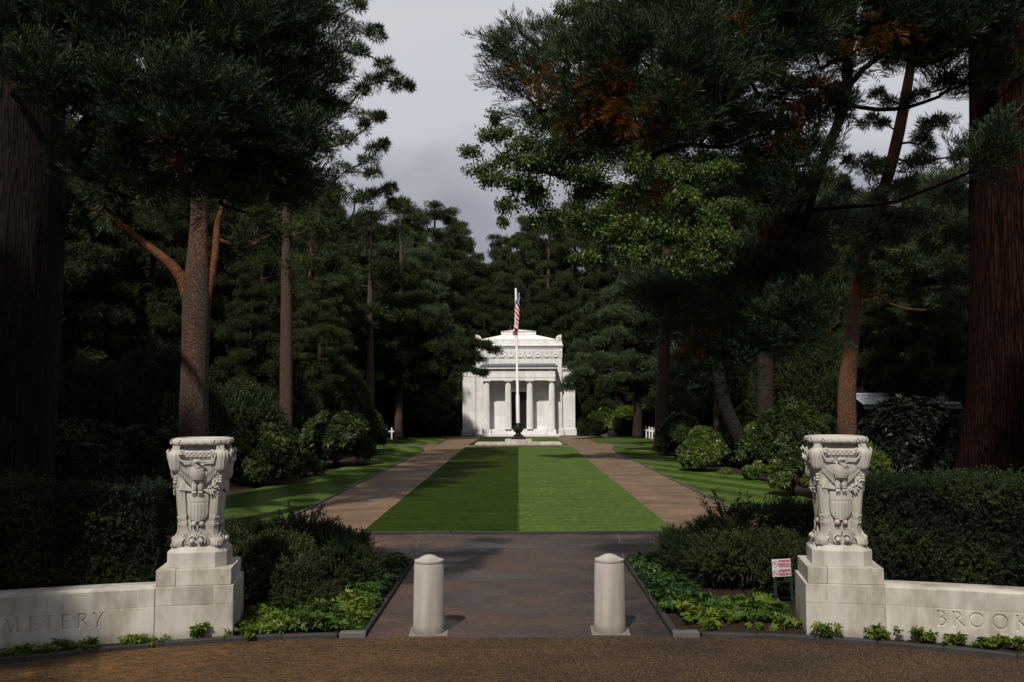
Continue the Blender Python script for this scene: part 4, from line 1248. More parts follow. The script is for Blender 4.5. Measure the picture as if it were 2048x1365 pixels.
for ch, feet in (('M', (.06, .95)), ('E', ()), ('T', (.42,)), ('R', (.16, .84)), ('Y', (.42,)), ('K', (.16, .82))):
    for fx in feet: LET[ch].append(('l', fx - .10, .01, fx + .10, .01, .045))
for ch, tops in (('M', (.13,)), ('Y', (.10, .76)), ('K', (.16, .67)), ('E', ())):
    for fx in tops: LET[ch].append(('l', fx - .09, .99, fx + .09, .99, .045))

def groove(S, Z, ch, s0, z0, h, flip):
    """depth of a V-cut letter at wall coordinates S, Z"""
    U = (S - s0) / h * flip; W = (Z - z0) / h
    dep = np.zeros_like(U)
    for st in LET[ch]:
        if st[0] == 'l':
            _, x0, y0, x1, y1, w = st
            dx, dy = x1 - x0, y1 - y0; t = np.clip(((U - x0) * dx + (W - y0) * dy) / (dx * dx + dy * dy), 0, 1)
            d = np.hypot(U - x0 - dx * t, W - y0 - dy * t)
        else:
            _, cx, cy, rx, ry, a0, a1, w = st
            ang = np.degrees(np.arctan2((W - cy) / ry, (U - cx) / rx))
            ang = np.where(ang < a0, ang + 360, ang)
            ok = (ang >= a0) & (ang <= a1)
            rad = np.hypot((U - cx) / rx, (W - cy) / ry)
            d = np.where(ok, np.abs(rad - 1) * (rx + ry) / 2, 9)
        dep = np.maximum(dep, np.clip(w * .72 - d, 0, None) * h * 1.7)
    return dep

def build_wall(side, label, letters, tj, lj):
    xs = np.linspace(4.62, 13, 4000); ys = wall_y(xs)
    s = np.concatenate([[0], np.cumsum(np.hypot(np.diff(xs), np.diff(ys)))])
    def s_of_px(px, py):
        g = [(abs((CX + FPX * (lambda v: v.x / -v.z)(CAM_M.transposed() @ Vector((side * xs[i], ys[i], .3 - CAM_Z)))) - px), i) for i in range(0, 4000, 4)]
        return s[min(g)[1]]
    H = .665; SF = 2.75
    su = np.concatenate([np.arange(0, SF, .0055), np.arange(SF, s[-1], .08)]); zu = np.linspace(0, H, 118)
    S, Z = np.meshgrid(su, zu)
    dep = np.zeros_like(S)
    if side < 0:
        x_end = s_of_px(209, 1230); hl = .172
        for i, ch in enumerate("CEMETERY"[::-1]):
            pxc = [197, 166, 130, 96, 65, 21][i] if i < 6 else None
            sc = s_of_px(pxc, 1235) if pxc is not None else s_of_px(21, 1235) + (.195 if i == 6 else .38)
            w = {'M': 1.0, 'E': .62, 'T': .84, 'R': .84, 'Y': .84, 'C': 1.0}[ch]
            dep = np.maximum(dep, groove(S, Z, ch, sc + w * hl / 2, .235, hl, -1))
    else:
        hl = .172
        for i, ch in enumerate("BROOKWOOD"):
            pxc = [1881, 1916, 1953, 2000, 2043][i] if i < 5 else None
            sc = s_of_px(pxc, 1230) if pxc is not None else s_of_px(2043, 1230) + .225 * (i - 4)
            w = {'B': .62, 'R': .84, 'O': 1.0, 'K': .82, 'W': 1.0, 'D': .8}[ch]
            dep = np.maximum(dep, groove(S, Z, ch, sc - w * hl / 2, .235, hl, 1))
    rng = np.random.default_rng(5 + side)
    tint = np.full_like(S, .5)
    zj = .442
    jt = [s_of_px(p, 1200) for p in tj]; jl = [s_of_px(p, 1250) for p in lj]
    def stones(js, mask):
        e_ = [0] + sorted(js) + [s[-1]]
        for a, b_ in zip(e_[:-1], e_[1:]):
            tint[mask & (S >= a) & (S < b_)] = rng.uniform(.36, .66)
    for js, mask in ((jt, Z >= zj), (jl, Z < zj)):
        stones(list(js) + list(np.arange(max(js) + .75, s[-1], .8)), mask)
        for q in list(js) + list(np.arange(max(js) + .75, s[-1], .8)):
            dep = np.maximum(dep, np.where(mask, np.clip(.005 - np.abs(S - q), 0, None) * 1.0, 0))
    dep = np.maximum(dep, np.clip(.005 - np.abs(Z - zj), 0, None) * 1.0)
    X = np.interp(S, s, xs); Y = np.interp(S, s, ys)
    tx = np.gradient(xs, s); ty = np.gradient(ys, s)
    nx, ny = -np.interp(S, s, ty), np.interp(S, s, tx)          # inward normal (away from the viewer)
    X = X + nx * dep; Y = Y + ny * dep
    V = np.stack([side * X, Y, Z], -1).reshape(-1, 3)
    n1, n0 = S.shape; i = np.arange(n0 * n1).reshape(n1, n0)
    F = np.stack([i[:-1, :-1], i[:-1, 1:], i[1:, 1:], i[1:, :-1]], -1).reshape(-1, 4)
    if side < 0: F = F[:, ::-1]
    # top, back and ends
    sb = np.arange(0, s[-1], .1); xb = np.interp(sb, s, xs); yb = np.interp(sb, s, ys)
    ox, oy = -np.interp(sb, s, ty), np.interp(sb, s, tx); TH = .42
    m = len(sb); base = len(V)
    rows = []
    for off, z in ((0.0, H), (.012, H + .012), (TH - .012, H + .022), (TH, H + .01), (TH, 0.0)):
        rows.append(np.stack([side * (xb + ox * off), yb + oy * off, np.full(m, z)], -1))
    V2 = np.concatenate(rows); k = np.arange(5 * m).reshape(5, m) + base
    F2 = np.stack([k[:-1, :-1], k[:-1, 1:], k[1:, 1:], k[1:, :-1]], -1).reshape(-1, 4)
    if side < 0: F2 = F2[:, ::-1]
    V = np.concatenate([V, V2]); F = np.concatenate([F, F2])
    tn = np.concatenate([tint.ravel(), np.full(len(V2), .55)])
    o = link('stone_wall', np_mesh('stone_wall', V, F, tn), M_stone); tag(o, label, 'wall')
    return o
build_wall(-1, 'low curved stone wall with cut letters ending METERY', None, [272, 164], [212, 111, 13])
build_wall(1, 'low curved stone wall with the cut letters BROOK', None, [1912], [1868, 1958])

# ---------------------------------------------------------------- bollards
def build_bollard(x, y, label, rz):
    root = empty('bollard', (x, y, 0), rz); tag(root, label, 'bollard', 'stone bollards across the entrance walk')
    b = MB(); b.lathe([(.212, .0), (.212, .05), (.209, .08), (.196, .885), (.188, .90)], 48); b.build('shaft', M_bollard, root, smooth=True)
    b = MB(); b.lathe([(.180, .896), (.180, .908), (.193, .911), (.193, .934), (.180, .938), (.135, .955), (.10, .978), (.06, .995), (.02, 1.003), (.004, 1.004)], 48); b.build('domed_cap', M_bollard, root, smooth=True)
    b = MB(); b.box(-.25, .25, -.25, .25, -.02, .006); b.build('base_plate', M_bollard, root, bevel=.004)
build_bollard(-1.19, 12.42, 'pale stone bollard with a domed cap, on the METERY wall side of the walk', .05)
build_bollard(1.20, 12.46, 'pale stone bollard with a domed cap, on the no-dogs sign side of the walk', -.03)

# ---------------------------------------------------------------- sign
def text_mesh(body, size, name):
    c = bpy.data.curves.new(name, 'FONT'); c.body = body; c.size = size; c.extrude = .0006; c.resolution_u = 3
    o = bpy.data.objects.new(name, c); COL.objects.link(o)
    bpy.context.view_layer.update()
    me = bpy.data.meshes.new_from_object(o.evaluated_get(bpy.context.evaluated_depsgraph_get()))
    bpy.data.objects.remove(o)
    me.transform(Matrix.Rotation(math.pi / 2, 4, 'X'))
    return me
def build_sign():
    b0 = Vector((3.80, 13.5, 0)); root = empty('warning_sign', b0, R(6)); root.rotation_euler = (R(-1), R(-2), R(6))
    tag(root, 'small no dogs and no cycling sign on two green posts', 'sign')
    for x in (-.105, .135):
        b = MB(); b.box(x - .022, x + .022, .006, .036, 0, .76); b.build('post', M_green_paint, root, bevel=.004)
    zb = .505
    for k, (z0, z1) in enumerate(((zb, zb + .112), (zb + .118, zb + .245))):
        b = MB(); b.box(-.14, .135, -.003, .004, z0, z1); pn = b.build('panel', M_sign_white, root, bevel=.001)
        b = MB(); b.box(-.045, .128, -.0055, -.0032, z0 + .012, z1 - .010); b.build('red_field', M_sign_red, pn)
        # prohibition ring with a slash and a pictogram
        cx, cz, r = -.094, (z0 + z1) / 2, .043
        b = MB(); b.tube([(cx + r * math.cos(a), -.005, cz + r * math.sin(a)) for a in np.linspace(0, 2 * math.pi, 33)], .0045, 6)
        b.tube([(cx - r * .7, -.0062, cz + r * .7), (cx + r * .7, -.0062, cz - r * .7)], .004, 6); b.build('ring', M_sign_red, pn)
        b = MB(); f = -.0046
        if k == 1:
            dog = [(-.024, .004), (-.026, .014), (-.018, .016), (-.014, .022), (-.010, .014), (-.004, .007), (.012, .007), (.020, .018), (.022, .016), (.016, .002), (.016, -.022), (.012, -.022), (.010, -.006), (-.008, -.006), (-.010, -.022), (-.014, -.022), (-.014, .0)]
            b.xz([(cx + p[0], cz + p[1]) for p in dog], f, -.0034)
        else:
            for q in (-.016, .016):
                b.tube([(cx + q + .011 * math.cos(a), f, cz - .008 + .011 * math.sin(a)) for a in np.linspace(0, 2 * math.pi, 17)], .0018, 5)
            b.tube([(cx - .016, f, cz - .008), (cx - .006, f, cz + .010), (cx + .012, f, cz + .010), (cx + .016, f, cz - .008)], .0018, 5)
            b.tube([(cx - .006, f, cz + .010), (cx + .001, f, cz - .008), (cx + .012, f, cz + .010), (cx + .011, f, cz + .018)], .0018, 5)
        b.build('pictogram', M_sign_black, pn)
        def put(txt, size, x, z):
            link('lettering', text_mesh(txt, size, 'lettering'), M_sign_pale, pn, (x, -.0062, z))
        if k == 1:
            put('No dogs', .048, -.036, z0 + .062); put('Except guide dogs', .0195, -.036, z0 + .026)
        else:
            put('No cycling', .036, -.036, cz - .012)
build_sign()

# ---------------------------------------------------------------- grave markers, bench, shelter, far house
def build_cross(x, y, label):
    b = MB(); b.box(-.055, .055, -.045, .045, 0, .96); b.box(-.26, -.0552, -.044, .044, .60, .71); b.box(.0552, .26, -.044, .044, .60, .71)
    o = b.build('grave_cross', M_marble, None, bevel=.006, loc=(x, y, .04)); o.rotation_euler = (0, 0, R(4))
    tag(o, label, 'grave marker', 'white grave crosses on the lawns')
for x, y, lb in ((10.92, 79.4, 'farthest of the four white crosses between two dark trunks, its arm showing clear'), (10.95, 77.7, 'second white cross from the far end of the row between two trunks'),
                 (10.95, 76.1, 'third white cross from the far end of the row between two trunks'), (10.95, 74.7, 'nearest white cross of the row, half behind the thick pine trunk'),
                 (10.95, 66.0, 'white cross glimpsed through the shrub beside the thick pine trunk'),
                 (-10.58, 77.6, 'white cross standing by the slender pine trunk near the chapel'), (-10.7, 75.4, 'white cross almost hidden by the dark rhododendron near the chapel')):
    build_cross(x, y, lb)
b = MB(); b.box(-.75, .75, -.3, .3, 0, .10); b.box(-.3, .65, -.15, .3, .101, .26); b.box(.1, .45, .0, .3, .261, .42)
tag(b.build('stone_bench', M_stone, None, bevel=.01, loc=(8.3, 84.9, 0)), 'low stone steps block set into the gap of the far clipped hedge', 'bench')

def build_shelter():
    root = empty('shelter', (16.6, 40.5, 0), R(-4)); tag(root, 'open timber shelter with a grey tiled roof behind the glossy shrub', 'shelter')
    for x in (-1.6, 1.6):
        for y in (-1.2, 1.2):
            b = MB(); b.box(x - .06, x + .06, y - .06, y + .06, 0, 2.86); b.build('post', M_hut, root)
    b = MB(); b.box(-1.6, 1.6, 1.14, 1.2, 0, 2.8); b.build('back_panel', M_hut, root)
    b = MB()
    def roof(u, v):
        x = -2.0 + 4.0 * u; y = -1.75 + 1.75 * v
        w = .035 * abs(math.sin(u * 18 * math.pi)) ** .7
        st = .05 * ((v * 9) % 1.0)
        return (x, y, 2.88 + .40 * v + w - st * .5)
    b.grid(roof, 144, 72)
    b.grid(lambda u, v: (2.0 - 4.0 * u, 1.75 - 1.75 * v, 2.88 + .40 * v), 8, 4)
    b.tube([(-2.02, 0, 3.31), (2.02, 0, 3.31)], .09, 10)
    b.build('tiled_roof', M_tile, root)
    b = MB(); b.box(-2.0, 2.0, -1.70, -1.64, 2.70, 2.86); b.box(-2.0, 2.0, 1.64, 1.70, 2.70, 2.86); b.build('eaves_beam', M_hut, root)
build_shelter()

def build_house(x, y, rz, w, label):
    root = empty('house', (x, y, 0), rz); tag(root, label, 'house')
    b = MB(); b.box(-w / 2, w / 2, 0, 6, 0, 3.6); b.build('wall', M_house, root)
    b = MB(); b.add([(-w / 2 - .3, -.4, 3.6), (w / 2 + .3, -.4, 3.6), (w / 2 + .3, 6.4, 3.6), (-w / 2 - .3, 6.4, 3.6), (-w / 2 - .3, 3, 5.6), (w / 2 + .3, 3, 5.6)], [(0, 3, 2, 1), (0, 1, 5, 4), (2, 3, 4, 5), (1, 2, 5), (3, 0, 4)]); b.build('roof', M_slate, root)
    for q in (-.25, .25):
        b = MB(); b.box(w * q - .6, w * q + .6, -.03, -.002, 1.0, 2.3); b.build('window', M_door, root)
build_house(-16.5, 145, 0, 9, 'pale house glimpsed between the trunks far behind the hedge')
# ---------------------------------------------------------------- the two giant sequoias framing the view
def sequoia(bark, name_label, base, r0, px_list, dead_list, seed, high, extra=(), zlo=12.0, rmax_=6.5):
    rngs = random.Random(seed)
    pads = px_pads(base, [(x, y, d * (.8 if y < 430 else .97), r) for x, y, d, r in px_list])
    # foliage higher up the tree, above the frame
    for i in range(high):
        z = zlo + (31 - zlo) * (i / high); rr = (rmax_ - (rmax_ - 1.6) * (i / high)) * rngs.uniform(.55, 1.0); a = i * 2.4
        pads.append((Vector((rr * math.cos(a), rr * math.sin(a), z)), rngs.uniform(.9, 1.35), .6))
    dead = px_pads(base, [(x, y, d * (.8 if y < 430 else .97), r * .85) for x, y, d, r in dead_list])
    ctrl = [((0, 0, z), r) for z, r in r0] + [((0, 0, 24), .6), ((0, 0, 33), .06)]
    return make_tree('giant_sequoia', name_label, 'sequoia', base, ctrl, pads, M_sequoia, bark, T_SPRAY, .38, nsub=20, ntuft=7, flat=.85, seed=seed,
                     dead=dead, step=.5, sides=72, limb_k=.013, sag=.02, r0=.014, sub=.55, rough=.012, spray=True, furrow=.028, extra=extra, rmax=.10, flare=False, jz=9.5)

LEFT_PADS = [(40, 50, 15, 75), (100, 90, 16, 70), (150, 80, 15, 75), (230, 50, 15, 80), (330, 30, 15, 80), (430, 50, 15, 85), (520, 40, 15, 80), (590, 30, 16, 60), (600, 110, 16, 60), (610, 180, 16, 60),
             (600, 235, 16, 55), (560, 290, 15, 65), (520, 215, 15, 75), (470, 140, 15, 80), (400, 120, 15, 80), (300, 110, 15, 80), (210, 130, 15, 65), (270, 200, 14, 80), (360, 200, 14, 80), (440, 230, 14, 85),
             (90, 170, 14, 75), (120, 215, 14, 60), (190, 215, 15, 60), (330, 280, 14, 75), (250, 285, 14, 65), (400, 300, 14, 70), (480, 310, 14.5, 70), (540, 360, 15, 60), (460, 375, 15, 60), (590, 340, 16, 50),
             (240, 345, 14.5, 50), (300, 345, 14.5, 50), (350, 330, 15, 50), (440, 345, 14.6, 55), (440, 405, 14.6, 34), (490, 425, 14.6, 34), (540, 405, 15, 38), (590, 390, 15.5, 36), (270, 400, 14.4, 36), (210, 375, 14.4, 46), (150, 335, 14.6, 46), (330, 385, 14.6, 30), (520, 300, 14.5, 60), (180, 40, 15, 70), (280, 60, 15, 70), (380, 80, 14.6, 80), (480, 100, 14.6, 80), (20, 120, 15.5, 60), (160, 250, 14.8, 50), (200, 300, 15, 45), (150, 150, 17, 60), (570, 400, 16, 40), (620, 60, 17, 45)]
LEFT_DEAD = [(500, 195, 15, 22), (530, 190, 15, 18), (220, 240, 14, 20), (565, 110, 15, 30), (400, 45, 15, 25), (450, 20, 15, 25), (180, 70, 14.6, 20), (590, 250, 15.5, 20), (290, 175, 13.8, 16), (350, 290, 13.8, 18)]
sequoia(M_bark_seq_shade, 'giant sequoia with a nearly black furrowed trunk behind the METERY wall', (-11.62, 20.5, 0), ((-.1, 1.22), (1.5, 1.2), (4, 1.26), (7.5, 1.30), (12, 1.2)), LEFT_PADS, LEFT_DEAD, 11, 30, zlo=15.5, rmax_=3.7)

RIGHT_PADS = [(1030, 105, 16, 38), (1045, 150, 16, 40), (1050, 75, 16, 34), (1080, 165, 16, 50), (1105, 115, 16, 50), (1055, 195, 16, 34), (1080, 225, 16, 36), (1140, 130, 15.5, 50), (1130, 205, 15.5, 52), (1180, 130, 15, 70), (1175, 200, 15, 60),
              (1140, 260, 15.5, 55), (1210, 250, 15, 65), (1230, 90, 15, 60), (1240, 170, 14.5, 70), (1280, 120, 14.5, 70), (1300, 200, 14.5, 70), (1280, 275, 15, 60), (1350, 150, 14, 70), (1350, 240, 14, 65), (1320, 60, 15, 60), (1400, 100, 14.5, 60),
              (1430, 30, 15, 60), (1480, 140, 15, 50), (1500, 60, 15, 65), (1560, 30, 15, 60), (1570, 120, 15, 45), (1620, 70, 15.5, 50), (1400, 190, 14.5, 55), (1440, 245, 15, 45), (1760, 30, 15, 60), (1830, 60, 15, 65), (1880, 110, 15, 50), (1910, 40, 15.5, 60),
              (1850, 15, 15, 60), (1950, 30, 14.5, 45), (1940, 345, 14.8, 45), (1980, 310, 14.5, 40), (1905, 165, 16, 35), (1560, 490, 15, 60), (1620, 480, 15, 55), (1540, 560, 15, 60), (1600, 560, 14.5, 55), (1480, 600, 15, 55), 
              (1585, 640, 13.5, 52), (1605, 665, 13.5, 42), (1560, 690, 13.5, 40), (1600, 610, 13.5, 40), (1500, 660, 14, 55), (1520, 700, 14, 55), (1470, 700, 14, 50), (1440, 740, 14, 45), (1490, 750, 14, 40), (1400, 660, 14.5, 45), (1420, 610, 15, 55),
              (1330, 610, 15.5, 45), (1370, 640, 15.5, 40), (1310, 590, 15.5, 30), (1560, 400, 15.5, 45), (1620, 400, 15.5, 40), (1590, 320, 16, 40), (1680, 30, 16, 35), (1520, 190, 16, 50), (1590, 200, 16, 45), (1480, 215, 16, 45), (1640, 140, 16, 45), (1540, 270, 15.6, 45), (1640, 250, 15.8, 40), (1450, 90, 15, 55), (1400, 290, 15.5, 40), (1340, 300, 15.5, 45), (1600, 90, 15, 50), (1790, 20, 15.4, 55), (1720, 60, 15.6, 40), (1930, 90, 15, 50), (1960, 170, 15.5, 40), (1880, 190, 16, 35), (1840, 130, 15.6, 40), (1560, 340, 15.6, 45), (1650, 440, 15.4, 40), (1520, 400, 15.8, 45), (1700, 110, 15.6, 45), (1760, 90, 15.6, 50), (1810, 110, 15.6, 45), (1860, 60, 15.2, 60), (1900, 110, 15.2, 45), (1950, 90, 15, 45), (1640, 30, 15, 50), (1430, 140, 14.8, 50), (1490, 280, 15.4, 45), (1560, 210, 15.6, 45), (1620, 330, 15.4, 40), (1560, 10, 15, 60), (1460, 20, 15, 60), (1380, 20, 15, 60), (1290, 20, 15, 55), (1640, 210, 15.5, 40), (1700, 0, 15.4, 50), (1780, -20, 15, 60), (1900, -20, 15, 60)]
RIGHT_DEAD = [(1235, 175, 14.2, 38), (1200, 180, 14.4, 30), (1255, 130, 14.2, 30), (1270, 215, 14, 28), (1290, 250, 14.2, 22), (1180, 205, 14.5, 24), (1075, 150, 15, 30), (1120, 240, 15, 22), (1090, 180, 15.2, 20), (1285, 405, 15.6, 38), (1290, 370, 15.8, 26),
              (1560, 640, 13.6, 26), (1410, 690, 13.8, 16), (1530, 600, 14, 30), (1500, 620, 14.2, 22), (1540, 450, 15, 32), (1600, 190, 15, 36), (1650, 160, 15.2, 26), (1780, 60, 14.6, 36), (1560, 270, 15.3, 32), (1480, 30, 14.6, 34),
              (1380, 130, 14, 26), (1600, 300, 15.6, 30), (1690, 90, 15, 26), (1460, 180, 14.6, 26), (1340, 190, 13.6, 24)]
SB = Vector((11.55, 20.5, 0))
limb = [(P(1990, 60, 19.2) - SB, .20), (P(1850, 10, 16) - SB, .17), (P(1680, -10, 14) - SB, .15), (P(1505, 35, 12.2) - SB, .13), (P(1390, 85, 11.8) - SB, .08), (P(1270, 165, 11.7) - SB, .05), (P(1130, 170, 12.2) - SB, .03)]
drop = [(P(1700, -5, 14) - SB, .10), (P(1695, 110, 14) - SB, .085), (P(1690, 210, 14) - SB, .08), (P(1650, 310, 14) - SB, .07), (P(1618, 420, 14) - SB, .055), (P(1590, 520, 14.5) - SB, .04), (P(1600, 600, 14) - SB, .025)]
drop2 = [(P(1640, 340, 14) - SB, .05), (P(1590, 430, 14) - SB, .04), (P(1530, 560, 14.6) - SB, .03), (P(1480, 660, 14.2) - SB, .02)]
rise = [(P(1700, 170, 14) - SB, .045), (P(1730, 135, 14.2) - SB, .04), (P(1790, 95, 14.5) - SB, .03)]
whip = [(P(1345, 100, 11.8) - SB, .010), (P(1330, 170, 11.6) - SB, .014), (P(1315, 260, 11.8) - SB, .012), (P(1300, 350, 12.2) - SB, .008)]
sequoia(M_bark_seq, 'giant sequoia with a dark red trunk and rust-tipped sprays behind the BROOK wall', SB, ((-.1, 2.25), (.7, 1.98), (1.5, 1.78), (2.6, 1.56), (4.2, 1.44), (7.5, 1.30), (12, 1.18)), RIGHT_PADS, RIGHT_DEAD, 12, 60, extra=(limb, drop, drop2, rise, whip))

# ---------------------------------------------------------------- pines along the avenue
def pine(label, base, ctrl_px, pads_px, seed, leaf=M_pine, bark=M_bark, orange=(.1, .55), extra_px=(), top=None, group=None, **kw):
    """trunk control points given as photo px and distance: kept as real positions round the tree's own base"""
    b = Vector(base)
    ctrl = [((0, 0, -.1), ctrl_px[0][3])] + [(P(x, y, d) - b, r) for x, y, d, r in ctrl_px[1:]]
    if top: ctrl += [(Vector(t[:3]), t[3]) for t in top]
    extra = [[(P(x, y, d) - b, r) for x, y, d, r in e_] for e_ in extra_px]
    return make_tree('pine_tree', label, 'pine', base, ctrl, px_pads(base, pads_px), leaf, bark, kw.pop('tm', T_PINE), kw.pop('tscale', .36), seed=seed, orange=orange, extra=extra, group=group, **kw)

b = Vector(((388 - 1036) / 1850 * 22, 22, 0))
pine('tall pine forking into orange limbs behind the carved urn of the METERY wall', b,
     [(388, 860, 22.00, 0.342), (390, 720, 22.00, 0.318), (393, 600, 22.00, 0.326), (395, 540, 22.00, 0.277), (397, 480, 22.00, 0.220), (398, 400, 22.16, 0.179), (400, 250, 22.41, 0.147), (402, 50, 22.81, 0.114), (405, -200, 22.81, 0.049)],
     [(240, 430, 21.59, 40), (210, 400, 21.19, 60), (170, 440, 21.19, 50), (280, 390, 22.00, 60), (440, 330, 22.81, 70), (500, 300, 22.81, 80), (380, 260, 22.81, 80), (330, 200, 22.81, 80), (450, 180, 22.81, 90), (380, 100, 22.81, 90), (470, 60, 22.81, 80), (300, 80, 22.81, 80),
      (420, -60, 22.81, 100), (340, -80, 22.81, 90), (480, -100, 22.81, 90), (400, -200, 22.81, 100), (240, 560, 23.63, 50), (200, 570, 23.63, 45), (290, 545, 23.63, 40), (490, 500, 23.22, 60), (540, 470, 23.63, 50), (140, 430, 21.6, 45)],
     seed=21, leaf=M_pine_dark, orange=(.1, 1.0), nsub=18, ntuft=16, tscale=.30, step=.4, sides=20, rough=.03,
     extra_px=([(380, 610, 22.00, 0.179), (362, 555, 21.92, 0.139), (330, 520, 21.84, 0.114), (285, 485, 21.76, 0.098), (240, 450, 21.59, 0.081), (205, 415, 21.43, 0.049)],
               [(408, 620, 22.00, 0.130), (420, 560, 22.08, 0.114), (430, 500, 22.24, 0.098), (436, 440, 22.41, 0.06), (450, 400, 22.5, 0.03)]))

b = Vector(((572 - 1036) / 1850 * 40, 40, 0))
TALL = [(705, 15, 40, 45), (745, 70, 40, 26), (752, 62, 40.5, 18), (715, 60, 40, 40), (735, 110, 39.5, 26), (690, 100, 40, 50), (765, 125, 40, 22), (785, 150, 40, 16), (755, 165, 39.5, 32), (800, 168, 39.5, 20), (815, 175, 39.5, 10), (725, 175, 40, 45), (690, 225, 40, 50), (745, 232, 40, 26), (765, 236, 39.5, 16), (730, 260, 40, 24),
        (700, 285, 40, 40), (755, 300, 40, 22), (768, 288, 39.5, 12), (735, 325, 40, 28), (690, 345, 40, 40), (748, 350, 39.5, 16), (765, 384, 40, 22), (782, 378, 40, 13), (745, 395, 40, 30), (790, 410, 40, 16), (710, 405, 40, 45), (640, 40, 40, 60), (640, 130, 40, 60), (640, 210, 40, 60), (645, 300, 40, 60), (640, 390, 40, 60), (690, 455, 40, 45),
        (740, 440, 40, 35), (620, 460, 40, 60), (580, 60, 40, 60), (570, 160, 40, 60), (580, 260, 40, 60), (570, 360, 40, 60), (530, 100, 40, 60), (510, 220, 40, 60), (500, 330, 40, 60), (520, 440, 40, 50), (600, 530, 40, 40), (660, 520, 40, 45), (650, -60, 40, 70), (560, -60, 40, 70), (690, -40, 40, 50), (610, -140, 40, 70), (600, -220, 40, 60), (540, -150, 40, 60)]
pine('tall pine with ragged outline against the sky beyond the dark sequoia', b,
     [(572, 850, 40, .30), (573, 700, 40, .26), (573, 560, 40, .23), (574, 430, 40, .20), (578, 200, 40, .17), (584, 0, 40, .13), (590, -250, 40, .05)], TALL, seed=22, orange=(.05, .5), nsub=13, ntuft=12, tscale=.32, flat=.6, sag=.02, sub=.5, leaf=M_pine, limb_k=.018, r0=.02, step=.6)

b = Vector((-9.98, 77.3, 0))
DARK5 = [(985, 702, 75, 18, .4), (968, 693, 75, 24, .5), (940, 690, 75.5, 30, .5), (955, 722, 75, 18, .4), (972, 747, 75, 14, .35), (955, 745, 75, 18, .35), (925, 740, 75.5, 26, .4), (925, 712, 75.5, 34), (900, 690, 76, 36), (890, 720, 76, 42), (855, 655, 76, 42), (840, 600, 76.5, 40), (880, 755, 76, 32, .5), (840, 690, 77, 55),
         (790, 620, 77, 55), (800, 570, 78, 50), (760, 660, 77, 50), (800, 735, 77, 45), (840, 750, 76, 40), (760, 730, 77, 38), (725, 690, 78, 45), (700, 640, 78, 45), (740, 600, 78, 45), (840, 775, 76, 24, .5), (770, 770, 77, 22, .5), (800, 540, 78, 36), (830, 550, 78, 30), (880, 700, 75, 40), (860, 740, 75, 38), (820, 720, 75.5, 42), (790, 765, 76, 26, .5), (740, 755, 76, 32), (720, 730, 76.5, 36), (770, 700, 76, 42), (905, 755, 75, 26, .45), (830, 640, 76, 46), (880, 775, 75.5, 20, .45)]
pine('dark low-branched pine overhanging the METERY side of the chapel front', b, [(797, 880, 77.3, .33), (798, 780, 77.3, .30), (800, 680, 77.3, .25), (803, 560, 77.3, .18), (800, 430, 77.5, .06)], DARK5, seed=23, leaf=M_pine_dark, orange=(.0, .2), nsub=24, ntuft=18, tscale=.34, flat=.42, sag=.02, limb_k=.02, r0=.025)

b = Vector((9.97, 77.8, 0))
RIGHT6 = [(1134, 778, 75, 20, .45), (1152, 764, 75, 30, .45), (1165, 745, 75, 26, .45), (1150, 735, 75.5, 18, .4), (1180, 750, 76, 32, .4), (1210, 765, 76, 30, .4), (1240, 758, 76, 32, .4), (1280, 755, 76.5, 34, .4), (1175, 722, 76, 30, .4), (1215, 720, 76, 38, .45), (1255, 720, 76, 38, .45), (1300, 730, 76.5, 34), (1200, 685, 76.5, 30, .45), (1235, 672, 76.5, 40, .45), (1280, 685, 76.5, 40, .45), (1190, 640, 76.5, 22, .4), (1165, 622, 76, 14, .35), (1182, 616, 76, 14, .35),
          (1220, 632, 77, 34), (1255, 620, 77, 40), (1300, 640, 77, 40), (1270, 575, 77, 40), (1310, 580, 78, 40), (1230, 590, 78, 35), (1290, 530, 78, 40), (1250, 520, 78, 40), (1160, 690, 78, 20, .4)]
pine('grey-green pine with drooping pads beside the right flank of the chapel', b, [(1276, 878, 77.8, .36), (1275, 780, 77.8, .33), (1273, 680, 77.8, .26), (1272, 560, 77.8, .18), (1272, 470, 77.8, .06)], RIGHT6, seed=24, leaf=M_pine_blue, bark=M_bark_dk, orange=(0, 0), nsub=22, ntuft=18, tscale=.33, flat=.42, sag=.03, limb_k=.02, r0=.025)

b = Vector((8.95, 57.9, 0))
pine('thick-trunked pine by the row of white crosses', b, [(1324, 903, 57.9, .46), (1325, 820, 57.9, .43), (1327, 730, 57.9, .40), (1330, 600, 58, .33), (1335, 420, 58, .24), (1340, 200, 58, .14), (1342, 60, 58, .05)],
     [(1330, 610, 57, 50), (1370, 640, 57, 45), (1300, 560, 58, 50), (1400, 580, 57, 55), (1350, 540, 57, 60), (1280, 500, 58, 50), (1420, 510, 58, 55), (1340, 460, 58, 60), (1240, 470, 58, 45), (1400, 430, 58, 60), (1280, 410, 58, 60), (1340, 350, 58, 70), (1420, 330, 58, 60), (1270, 320, 58, 60), (1350, 260, 58, 70), (1290, 200, 58, 60), (1390, 200, 58, 60), (1340, 130, 58, 60), (1340, 60, 58, 45), (1220, 530, 58, 35), (1440, 640, 58, 40), (1200, 440, 58, 36), (1180, 500, 58, 30)],
     seed=25, leaf=M_pine_dark, orange=(.0, .3), nsub=12, ntuft=18, tscale=.34, flat=.5, sides=20, rough=.03)

